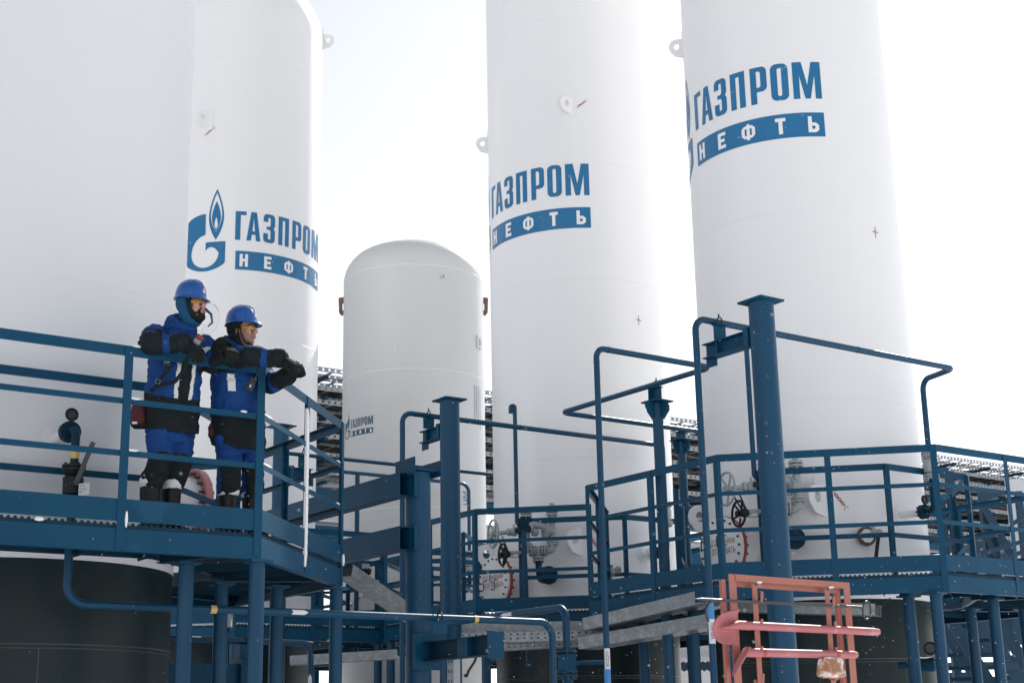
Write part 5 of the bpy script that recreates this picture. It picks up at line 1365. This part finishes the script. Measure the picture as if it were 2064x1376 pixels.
def worker(name_label, foot, J, fwd, hd, hood, pickj, pickt, cuffs, colr, seed, beard):
    """J: joints in world space; fwd: chest direction; hd: face direction"""
    t = thing("person", name_label, "person", tuple(foot), "workers at the rail")
    F = Vector(fwd).normalized(); Lh = UP.cross(F).normalized(); Rh = -Lh     # Lh: the person's left
    HF = Vector(hd).normalized(); HL = UP.cross(HF).normalized(); HU = HF.cross(HL).normalized()
    hc = Vector(J['head'])
    # ---- one continuous body under the clothes
    mb = MB()
    pel, chest, neck = Vector(J['pelvis']), Vector(J['chest']), Vector(J['neck'])
    up1 = (neck - pel).normalized(); fo = (F - up1 * F.dot(up1)).normalized()
    loft(mb, [(pel - up1 * .10, Lh, .14, fo, .10, .9), (pel, Lh, .155, fo, .105, .9), (pel.lerp(chest, .5), Lh, .135, fo, .095, .9), (chest, Lh, .165, fo, .115, .9), (chest.lerp(neck, .62), Lh, .16, fo, .09, .9), (neck, Lh, .06, fo, .06, 1)])
    limb(mb, [neck - UP * .03, hc - HU * .05], [.055, .052])
    for s_ in 'RL':
        limb(mb, [J['sh' + s_], J['el' + s_], J['wr' + s_], Vector(J['wr' + s_]) + Vector(J['hd' + s_]).normalized() * .05], [.058, .045, .026, .018])
        limb(mb, [J['hip' + s_], J['kn' + s_], J['an' + s_], Vector(J['an' + s_]) + J['toe'] * .01 - UP * .10], [.085, .058, .042, .036])
    for c, ax, r in ((hc + HU * .035 - HF * .008, 0, (.076, .096, .092)), (hc + HF * .022 - HU * .045, 0, (.060, .068, .062)), (hc + HF * .068 - HU * .092, 0, (.026, .024, .022)), (hc + HF * .080 + HU * .020, 0, (.052, .018, .014)), (hc + HF * .062 - HU * .020 + HL * .040, 0, (.026, .026, .024)), (hc + HF * .062 - HU * .020 - HL * .040, 0, (.026, .026, .024)),
                     (hc + HF * .088 - HU * .058, 0, (.026, .014, .020)), (hc + HF * .098 - HU * .052, 0, (.021, .010, .0065)), (hc + HF * .097 - HU * .066, 0, (.019, .010, .0075))):
        ell(mb, c, (HL, HF, HU), r)
    mb.tube([hc + HF * .088 + HU * .020, hc + HF * .104 - HU * .004, hc + HF * .119 - HU * .026, hc + HF * .108 - HU * .036], [.009, .0115, .0155, .010], 10)
    for s_ in (1, -1):
        ell(mb, hc + HF * .103 - HU * .030 + HL * .012 * s_, (HL, HF, HU), (.009, .010, .008))
        if not hood: ell(mb, hc + HL * .077 * s_ - HF * .008 - HU * .012, (HL, HF, HU), (.010, .020, .032))
    def pickb(p):
        q = p - hc; y, z, x = q.dot(HF), q.dot(HU), q.dot(HL)
        if y > .083 and -.074 < z < -.046 and abs(x) < .024: return 1
        if not beard and y > -.01 and z < -.040 and not (abs(x) > .075): return 2
        return 0
    fuse(mb, "body", .0062, t, [SKIN, LIP, STUB], pickb, smooth=3)
    for s_ in (1, -1):
        e_ = MB(); e_.ball(hc + HF * .080 + HU * .004 + HL * .030 * s_, .0125, seg=12); e_.ball(hc + HF * .0905 + HU * .003 + HL * .031 * s_, .0048, INK, seg=8); e_.mats = [EYEW, INK]; e_.m = [0] * (12 * 6) + [1] * (8 * 4); e_.build("eye", None, t)
        b_ = MB(); b_.tube([hc + HF * .094 + HU * .024 + HL * .012 * s_, hc + HF * .093 + HU * .030 + HL * .032 * s_, hc + HF * .078 + HU * .026 + HL * .052 * s_], [.004, .0055, .003], 6); b_.build("eyebrow", HAIR, t)
    if beard:
        mb = MB()
        ell(mb, hc + HF * .022 - HU * .090, (HL, HF, HU), (.064, .068, .036)); ell(mb, hc + HF * .066 - HU * .108, (HL, HF, HU), (.040, .036, .034))
        for s_ in (1, -1): limb(mb, [hc + HL * .066 * s_ + HF * .015 - HU * .02, hc + HL * .058 * s_ + HF * .030 - HU * .07], [.014, .021]); mb.tube([hc + HF * .102 - HU * .045, hc + HF * .093 - HU * .051 + HL * .020 * s_, hc + HF * .076 - HU * .075 + HL * .032 * s_], [.0055, .0065, .010], 8)
        fuse(mb, "beard", .005, t, [HAIR], smooth=2, disp=wrinkle(.004, 60, 3))
    # ---- trousers
    mb = MB()
    loft(mb, [(pel - UP * .16, Lh, .165, fo, .125, .85), (pel - UP * .05, Lh, .18, fo, .135, .85), (pel + UP * .10, Lh, .17, fo, .125, .9)])
    for s_ in 'RL':
        a, k, n = Vector(J['hip' + s_]), Vector(J['kn' + s_]), Vector(J['an' + s_])
        limb(mb, [a, a.lerp(k, .5), k, k.lerp(n, .45), n + UP * .035 + (k - n).normalized() * .02], [.108, .100, .088, .090, .078])
        ell(mb, k.lerp(n, .62) - F * .015, (Lh, F, UP), (.092, .098, .075))
    fuse(mb, "trousers", .011, t, [CB, CK], pickt, smooth=3, disp=wrinkle(.017, 9, seed))
    # ---- boots, gaiters
    for s_ in 'RL':
        n = Vector(J['an' + s_]); fl = Vector(J['toe']); sd_ = Vector((fl.y, -fl.x, 0)); zb = Vector((n.x, n.y, ZD + .001))
        mb = MB(); loft(mb, [(n + UP * .05, sd_, .068, fl, .076, .9), (n + UP * .02, sd_, .068, fl, .078, .9), (zb + UP * .16, sd_, .060, fl, .075, .9), (zb + UP * .10 + fl * .02, sd_, .056, fl, .090, .85), (zb + UP * .055 + fl * .055, sd_, .054, fl, .140, .8), (zb + UP * .02 + fl * .06, sd_, .056, fl, .152, .75), (zb + fl * .06, sd_, .054, fl, .150, .75)])
        fuse(mb, "boot", .009, t, [BOOT], smooth=2)
        mb = MB(); k = Vector(J['kn' + s_]); u_ = (k - n).normalized()
        loft(mb, [(n + UP * .025, sd_, .074, fl, .082, .9), (n + UP * .05, sd_, .078, fl, .086, .9), (n + UP * .05 + u_ * .045, sd_, .080, fl, .088, .9), (n + UP * .05 + u_ * .06, sd_, .070, fl, .078, .9)])
        fuse(mb, "gaiter", .008, t, [CW], smooth=2, disp=wrinkle(.006, 22, seed + 5))
    # ---- jacket
    mb = MB(); hem = Vector(J['hem'])
    loft(mb, [(hem, Lh, .208, fo, .165, .8), (hem.lerp(chest, .30), Lh, .205, fo, .165, .8), (hem.lerp(chest, .65), Lh, .198, fo, .160, .8), (chest, Lh, .200, fo, .160, .8), (chest.lerp(neck, .50), Lh, .198, fo, .140, .85), (chest.lerp(neck, .84), Lh, .125, fo, .115, .9), (neck + up1 * .03, Lh, .085, fo, .090, 1)])
    arms = {}
    for s_ in 'RL':
        S, E_, W = Vector(J['sh' + s_]), Vector(J['el' + s_]), Vector(J['wr' + s_])
        arms[s_] = (S, E_, W); limb(mb, [S, S.lerp(E_, .5), E_, E_.lerp(W, .5), W], [.098, .086, .084, .074, .062])
    # stand-up collar and hood bunched on the nape
    for k in range(24):
        a = 2 * pi * k / 24; q = neck + UP * .025 + fo * .014 + (Lh * cos(a) * .080 + fo * sin(a) * .088)
        mb.ball(q, .026, seg=8); mb.ball(q + UP * (.035 - .02 * sin(a)) * 1.0, .022, seg=8)
    ell(mb, neck - fo * .075 + UP * .015, (Lh, fo, UP), (.130, .075, .085)); ell(mb, neck - fo * .06 + UP * .07, (Lh, fo, UP), (.115, .055, .075))
    for k in range(24):
        a = 2 * pi * k / 24; q = neck + UP * (.085 - .03 * sin(a)) + fo * .022 + (Lh * cos(a) * .090 + fo * sin(a) * .096)
        if sin(a) < .93: mb.ball(q, .021, seg=8)
    def pj(p): return pickj(p, arms, neck, chest, hem, up1, fo, Lh)
    fuse(mb, "jacket", .0095, t, [CB, CK, CW], pj, smooth=3, disp=wrinkle(.015, 10, seed + 2))
    for s_ in 'RL':
        E_, W = arms[s_][1], arms[s_][2]; d = (W - E_).normalized()
        cb = MB(); cb.lathe(W - d * .05, d, [(.050, 0), (.070, .0), (.072, .05), (.066, .075), (.05, .07)], 24, cap=False); cb.build("sleeve_cuff", CK, t)
    for s_ in 'RL': glove(t, Vector(J['wr' + s_]) + Vector(J['hd' + s_]).normalized() * .045, J['hd' + s_], J['pn' + s_], J['th' + s_], **cuffs[s_])
    # ---- helmet
    bh = hc + HU * .064 - HF * .006; ft = (HF * cos(radians(J['tilt'])) - HU * sin(radians(J['tilt']))).normalized(); fu = ft.cross(HL).normalized()
    mb = MB(); rings = []
    prof = [(1.06, -.012), (1.05, .0), (1.04, .02), (1.00, .055), (.90, .088), (.74, .112), (.52, .130), (.26, .139), (.02, .141)]
    for sc, h in prof: rings.append((bh + fu * h - ft * .004 * h, HL, .099 * sc, ft, .117 * sc, .97))
    loft(mb, rings, 36)
    ell(mb, bh + fu * .070 + ft * .0, (HL, ft, fu), (.014, .114, .077), 20)
    for s_ in (1, -1): ell(mb, bh + fu * .070 + HL * .036 * s_, (HL, ft, fu), (.008, .097, .069), 20)
    mb.build("helmet_shell", HELM, t, ang=50)
    vs, fs = [], []; N = 24                      # brim, drawn out into a peak
    for i in range(N):
        a = 2 * pi * i / N; x, y = cos(a), sin(a); pk = max(0, y)
        for o_, dz in ((0.0, .004), (.010 + .036 * pk ** 1.6, -.006 - .018 * pk), (.010 + .036 * pk ** 1.6, -.012 - .018 * pk), (0.0, -.008)):
            vs.append(bh + HL * x * (.103 + o_ * .7) + ft * y * (.121 + o_) + fu * dz)
    for i in range(N):
        for k in range(4): fs.append((i * 4 + k, i * 4 + (k + 1) % 4, ((i + 1) % N) * 4 + (k + 1) % 4, ((i + 1) % N) * 4 + k))
    mb = MB(); mb.add(vs, fs); mb.build("helmet_brim", HELM, t, ang=60)
    mb = MB(); pe = bh + ft * .120 + fu * .040
    for dx, w, h, z in ((0.0, .030, .010, 0), (.0, .008, .020, .014)): mb.box(pe + fu * z - ft * .25 * z, (HL, fu, ft), (w / 2, h / 2, .004))
    mb.build("helmet_emblem", CW, t)
    # ---- liner, straps, goggles
    mb = MB()
    ell(mb, hc + HU * .030 - HF * .022, (HL, HF, HU), (.094, .098, .095), 20); ell(mb, hc - HU * .050 - HF * .022, (HL, HF, HU), (.088, .078, .085), 20); ell(mb, hc - HU * .11 - HF * .01, (HL, HF, HU), (.074, .066, .05), 16)
    cut = .022 if hood else -.012
    lm = fuse(mb, "hood_liner", .0055, t, [colr], smooth=2)
    bm = bmesh.new(); bm.from_mesh(lm.data); org = ORG[lm.name]
    dead = []
    for f_ in bm.faces:                          # open the liner round the face
        q = f_.calc_center_median() + org - hc; y, z, x = q.dot(HF), q.dot(HU), q.dot(HL)
        if y > cut + .35 * max(0, -z - .02) * 0 and (x / .085) ** 2 + ((z + .03) / .105) ** 2 < 1.15 and y > cut: dead.append(f_)
    bmesh.ops.delete(bm, geom=dead, context='FACES'); bm.to_mesh(lm.data); bm.free()
    sd = lm.modifiers.new("cloth", 'SOLIDIFY'); sd.thickness = .008; sd.offset = 0
    mb = MB(); N = 30; pts = []
    for i in range(N):
        a = 2 * pi * i / N; x, z = cos(a) * .080, -.030 + sin(a) * .098
        pts.append(hc + HL * x + HU * z + HF * (cut + .012 + .018 * (1 - abs(cos(a)))))
    mb.tube(pts, .0135 if hood else .009, 8, closed=True); mb.build("liner_edge", CK, t)
    for s_ in (1, -1):
        mb = MB(); mb.tube([bh + HL * .100 * s_ + ft * .03, hc + HL * .093 * s_ + HF * (.03) - HU * .03, hc + HL * .062 * s_ + HF * .045 - HU * .105, hc + HF * .065 - HU * .122], .006, 6); mb.build("chin_strap", CK, t)
    mb = MB(); n = 18; vs, fs = [], []
    for i in range(n + 1):
        a = radians(-78 + 156 * i / n); rx, ry = .078, .098 + .006; x = sin(a) * rx; y = cos(a) * ry
        hgt = .021 * (1 - .35 * abs(sin(a)) ** 3) * (1 - .25 * math.exp(-(a / .12) ** 2)); z0 = .004
        for k in range(5):
            zz = z0 - hgt + 2 * hgt * k / 4; bul = .004 * (1 - ((k - 2) / 2) ** 2)
            vs.append(hc + HL * x + HF * (y + bul) + HU * zz)
    for i in range(n):
        for k in range(4): fs.append((i * 5 + k, (i + 1) * 5 + k, (i + 1) * 5 + k + 1, i * 5 + k + 1))
    mb.add(vs, fs); g_ = mb.build("goggle_lens", LENS, t, ang=80); sd = g_.modifiers.new("lens", 'SOLIDIFY'); sd.thickness = .002
    mb = MB()
    mb.tube([vs[i * 5 + 4] for i in range(n + 1)], .0022, 6)
    for s_ in (0, n): mb.tube([vs[s_ * 5 + 2], vs[s_ * 5 + 2] - HF * .05 + (vs[s_ * 5 + 2] - hc).dot(HL) * HL * .1], .004, 6)
    mb.build("goggle_frame", DEV, t)
    return t, F, Lh, fo, up1, HF, HL, HU, hc

FW = dirv(142); TOE = dirv(136)
def pj1(p, arms, neck, chest, hem, up1, fo, Lh):
    best = None
    for s_ in 'RL':
        S, E_, W = arms[s_]
        for nm, a, b in (('u', S, E_), ('f', E_, W)):
            t_, dd = seg_t(p, a, b)
            if best is None or dd < best[0]: best = (dd, s_, nm, t_, a, b)
    dd, s_, nm, t_, a, b = best
    h = (p - hem).dot(up1); H = (neck - hem).dot(up1); x = (p - hem.lerp(neck, h / H)).dot(Lh); y = (p - hem.lerp(neck, h / H)).dot(fo)
    if dd < .115 and not (abs(x) < .17 and nm == 'u' and t_ < .12):
        top = (p - (a + (b - a) * t_)).dot(UP)
        if s_ == 'R':
            if nm == 'u': return 0 if (t_ < .35 and top > -.01) or top > .075 else 1
            return 0 if .38 < t_ < .56 else 1
        if nm == 'u': return 2 if .52 < t_ < .80 else (0 if top > -.035 else 1)
        return 1 if (t_ > .72 or top < -.02) else 0
    if h < .34 * H: return 1
    if y > .02 and h < .95 * H:
        if abs(x) < .045: return 1
        if .075 > abs(x) >= .045: return 2
    return 0
def mk_pickt(J, side=-.25):
    def fn(p):
        for s_ in 'RL':
            k, n, a = Vector(J['kn' + s_]), Vector(J['an' + s_]), Vector(J['hip' + s_])
            t1_, d1 = seg_t(p, a, k); t2_, d2 = seg_t(p, k, n)
            o = 'L' if s_ == 'R' else 'R'
            dO = min(seg_t(p, Vector(J['hip' + o]), Vector(J['kn' + o]))[1], seg_t(p, Vector(J['kn' + o]), Vector(J['an' + o]))[1])
            if min(d1, d2) > dO: continue
            c = (k + (n - k) * t2_) if d2 < d1 else (a + (k - a) * t1_)
            fr = (p - c).dot(FW) / max(.02, (p - c).length)
            if (d2 < d1 and fr > side) or (d2 >= d1 and t1_ > .93): return 1
        return 0
    return fn
f1_ = V(-2.60, 10.58, ZD)
J1 = dict(head=at_d(387, 617, 10.66), neck=at_d(368, 668, 10.74), chest=at_d(353, 737, 10.80), pelvis=at_d(340, 843, 10.92), hem=at_d(343, 866, 10.93),
          shR=at_d(312, 678, 10.74), elR=at_d(302, 694, 10.46), wrR=at_d(373, 690, 10.44), hdR=Vector((.42, -.30, -.42)), pnR=Vector((.2, -.75, .5)), thR=Vector((.8, .5, .2)),
          shL=at_d(410, 700, 10.88), elL=at_d(424, 733, 10.76), wrL=at_d(449, 700, 10.62), hdL=Vector((.55, -.65, -.45)), pnL=Vector((.30, -.40, .8)), thL=Vector((-.7, -.55, -.1)),
          hipR=at_d(323, 862, 10.86), knR=at_d(322, 922, 10.82), anR=at_d(302, 990, 10.86), hipL=at_d(362, 865, 10.98), knL=at_d(362, 926, 10.94), anL=at_d(345, 994, 10.98), toe=TOE, tilt=14)
cf1 = dict(R=dict(curl=1.0, s=1.02, curls=(.5, .7, .9, 1.1)), L=dict(curl=2.5, s=1.28))
r1 = worker("taller bearded worker with face shield hanging open, forearms on the rail, blue helmet", f1_, J1, FW, (dirv(116) + UP * .17), True, pj1, mk_pickt(J1), cf1, CT, 1.0, True)
t_p1, F1, L1v, fo1, up1_, HF1, HL1, HU1, hc1 = r1
# clear face shield swung down beside the cheek
mb = MB(); vs, fs = [], []; n = 20; cen = hc1 - HU1 * .125 + HF1 * .10 + HL1 * .03
sx2 = (HF1 * .9 + HL1 * .45).normalized(); su = (HU1 + HF1 * .12).normalized(); sn = sx2.cross(su)
for i in range(n + 1):
    a = radians(-125 + 235 * i / n)
    for k in range(6):
        r_ = .040 + .062 * k / 5; vs.append(cen + sx2 * cos(a) * r_ * .92 + su * sin(a) * r_ * 1.18 + sn * (.018 * cos(a * .8)))
for i in range(n):
    for k in range(5): fs.append((i * 6 + k, (i + 1) * 6 + k, (i + 1) * 6 + k + 1, i * 6 + k + 1))
mb.add(vs, fs); o = mb.build("face_shield", CLEAR, t_p1, ang=80); sd = o.modifiers.new("sheet", 'SOLIDIFY'); sd.thickness = .0015
mb = MB(); mb.tube([hc1 + HL1 * .07 + HF1 * .06 - HU1 * .03, cen + su * .075 - sx2 * .01, cen + sx2 * .030 + su * .03, cen + sx2 * .038 - su * .035, cen + sx2 * .005 - su * .062], [.010, .0105, .010, .008, .005], 8); mb.build("shield_strap", CT, t_p1)
mb = MB(); mb.tube([vs[i * 6 + 5] for i in range(n + 1)], .0012, 6); mb.build("shield_rim", GREY, t_p1)
# things the first worker carries
ax3 = (Vector(CR), Vector((-CR.y, CR.x, 0)), UP)
cc = at_d(398, 688, 10.55); r_a = (Vector(CR) * .86 - UP * .50).normalized(); u_a = (UP * .86 + Vector(CR) * .50).normalized(); n_a = -Vector((cc.x, cc.y, 0)).normalized()
t = thing("gas_detector", "black gas detector with red top and grey screen on the bearded worker's chest", "gas detector", tuple(cc))
mb = MB(); mb.box(cc, (r_a, u_a, r_a.cross(u_a)), (.040, .052, .018)); mb.build("case", DEV, t, bevel=.010)
mb = MB(); mb.box(cc + u_a * .032 + n_a * .014, (r_a, u_a, r_a.cross(u_a)), (.028, .011, .008)); mb.build("red_cap", RED, t, bevel=.004)
mb = MB(); mb.box(cc - u_a * .006 + n_a * .016, (r_a, u_a, r_a.cross(u_a)), (.026, .018, .006)); mb.build("screen", SCRN, t, bevel=.002)
cc = at_d(337, 729, 10.58)
t = thing("portable_radio", "small black radio numbered 15 hanging on a long strap below the rail", "radio", tuple(cc))
mb = MB(); mb.box(cc, (Vector(CR), UP, n_a), (.026, .034, .014)); mb.build("case", DEV, t, bevel=.006)
mb = MB(); bm = text_bm("15", .030, 1.0); w = bm_w(bm); map_bm(mb, bm, lambda x, y: cc + Vector(CR) * (x - w / 2) + UP * (y - .010) + n_a * .0155); mb.build("number", WLAB, t, smooth=False)
mb = MB()
def strap(pts, w=.030):
    P = [at_d(*p) for p in pts]; Pf = fillet(P, .06, 4)
    for i in range(len(Pf) - 1):
        mb.bar(Pf[i], Pf[i + 1] + (Pf[i + 1] - Pf[i]).normalized() * .004, w, .004, up=-Vector((Pf[i].x, Pf[i].y, 0)))
strap([(379, 716, 10.50), (372, 745, 10.575), (352, 770, 10.585), (318, 776, 10.60), (305, 788, 10.64)]); strap([(345, 735, 10.57), (330, 756, 10.585), (318, 770, 10.595)])
strap([(379, 716, 10.50), (368, 738, 10.575), (366, 756, 10.58)], .022)
mb.build("strap", CK, t)
mb = MB(); bb = at_d(318, 768, 10.575); mb.tube([bb + Vector(CR) * x + UP * z for x, z in ((-.016, -.010), (.012, -.020), (.018, .008), (-.010, .018))], .0025, 6, closed=True); mb.build("buckle", GALV, t)
def pouch(px, py, d, k, lab, badge=True):
    cc = at_d(px, py, d); t = thing("belt_pouch", lab, "pouch", tuple(cc), "belt pouches")
    mb = MB(); loft(mb, [(cc + UP * .085 * k, Vector(CR), .045 * k, ax3[1], .04 * k, .7), (cc + UP * .04 * k, Vector(CR), .055 * k, ax3[1], .05 * k, .7), (cc - UP * .05 * k, Vector(CR), .058 * k, ax3[1], .05 * k, .7), (cc - UP * .078 * k, Vector(CR), .048 * k, ax3[1], .045 * k, .7)])
    fuse(mb, "pouch_bag", .008, t, [MAROON], smooth=2, disp=wrinkle(.005, 30, 2))
    mb = MB(); mb.box(cc - UP * .078 * k + Vector(CR) * .02 * k, ax3, (.06 * k, .05 * k, .010)); mb.build("pouch_base", CK, t, bevel=.004)
    if badge: mb = MB(); mb.box(cc - UP * .062 * k - ax3[1] * .052 * k - Vector(CR) * .012, ax3, (.018, .003, .008)); mb.build("pouch_tag", CW, t)
pouch(279, 838, 10.84, 1.0, "dark red belt pouch with white tag at the bearded worker's back")

def pj2(p, arms, neck, chest, hem, up1, fo, Lh):
    best = None
    for s_ in 'RL':
        S, E_, W = arms[s_]
        for nm, a, b in (('u', S, E_), ('f', E_, W)):
            t_, dd = seg_t(p, a, b)
            if best is None or dd < best[0]: best = (dd, s_, nm, t_, a, b)
    dd, s_, nm, t_, a, b = best
    h = (p - hem).dot(up1); H = (neck - hem).dot(up1); x = (p - hem.lerp(neck, h / H)).dot(Lh); y = (p - hem.lerp(neck, h / H)).dot(fo)
    if dd < .112 and not (abs(x) < .17 and nm == 'u' and t_ < .12):
        top = (p - (a + (b - a) * t_)).dot(UP)
        if s_ == 'R':
            if nm == 'u': return 0 if top > .03 else 1
            return 0 if (.50 < t_ < .66 or (top > .058 and t_ < .5)) else 1
        return 0 if (nm == 'u' or .3 < t_ < .5) else 1
    if h < .36 * H: return 1
    if y > .02 and abs(x) < .040 and h < .95 * H: return 1 if h > .86 * H else 0
    if y > -.02 and -.15 < x < -.10 and .62 * H < h < .80 * H: return 2
    return 0
f2_ = V(-2.06, 11.00, ZD)
J2 = dict(head=at_d(489, 668, 10.90), neck=at_d(479, 712, 10.95), chest=at_d(478, 770, 10.98), pelvis=at_d(481, 868, 11.12), hem=at_d(481, 902, 11.13),
          shR=at_d(449, 722, 10.86), elR=at_d(491, 717, 10.62), wrR=at_d(566, 722, 10.58), hdR=Vector((.72, -.30, -.45)), pnR=Vector((.3, -.35, .85)), thR=Vector((.1, -.9, -.2)),
          shL=at_d(514, 728, 11.08), elL=at_d(541, 776, 10.98), wrL=at_d(580, 757, 10.76), hdL=Vector((.8, -.5, .15)), pnL=Vector((.3, .75, .4)), thL=Vector((-.2, -.2, .9)),
          hipR=at_d(459, 886, 11.06), knR=at_d(463, 948, 11.02), anR=at_d(459, 1006, 11.08), hipL=at_d(504, 890, 11.20), knL=at_d(510, 950, 11.16), anL=at_d(507, 1010, 11.22), toe=TOE, tilt=4)
cf2 = dict(R=dict(curl=2.3, s=1.12), L=dict(curl=1.9, s=1.05))
r2 = worker("second worker with amber goggles and no beard, leaning at the rail's corner post, blue helmet", f2_, J2, FW, (dirv(108) + UP * .10), False, pj2, mk_pickt(J2, .35), cf2, CK, 4.0, False)
t_p2 = r2[0]
cc = at_d(506, 775, 10.72)
ra_, ua_ = (Vector(CR) * .86 + UP * -.32).normalized(), (UP * .93 + Vector(CR) * .34).normalized(); ny_ = ra_.cross(ua_)
t = thing("walkie_talkie", "black walkie-talkie with short antenna clipped on the second worker's chest", "radio", tuple(cc))
mb = MB(); mb.box(cc, (ra_, ua_, ny_), (.024, .052, .016)); mb.build("case", DEV, t, bevel=.006)
mb = MB(); mb.tube([cc + ua_ * .05 + ra_ * .010, cc + ua_ * .10 + ra_ * .014], [.008, .006], 8); mb.build("antenna", DEV, t)
mb = MB(); mb.box(cc - ua_ * .015 + n_a * .018, (ra_, ua_, ny_), (.005, .010, .002)); mb.build("white_mark", WLAB, t)
pouch(429, 868, 11.04, .62, "small dark red pouch at the second worker's back, mostly hidden", False)
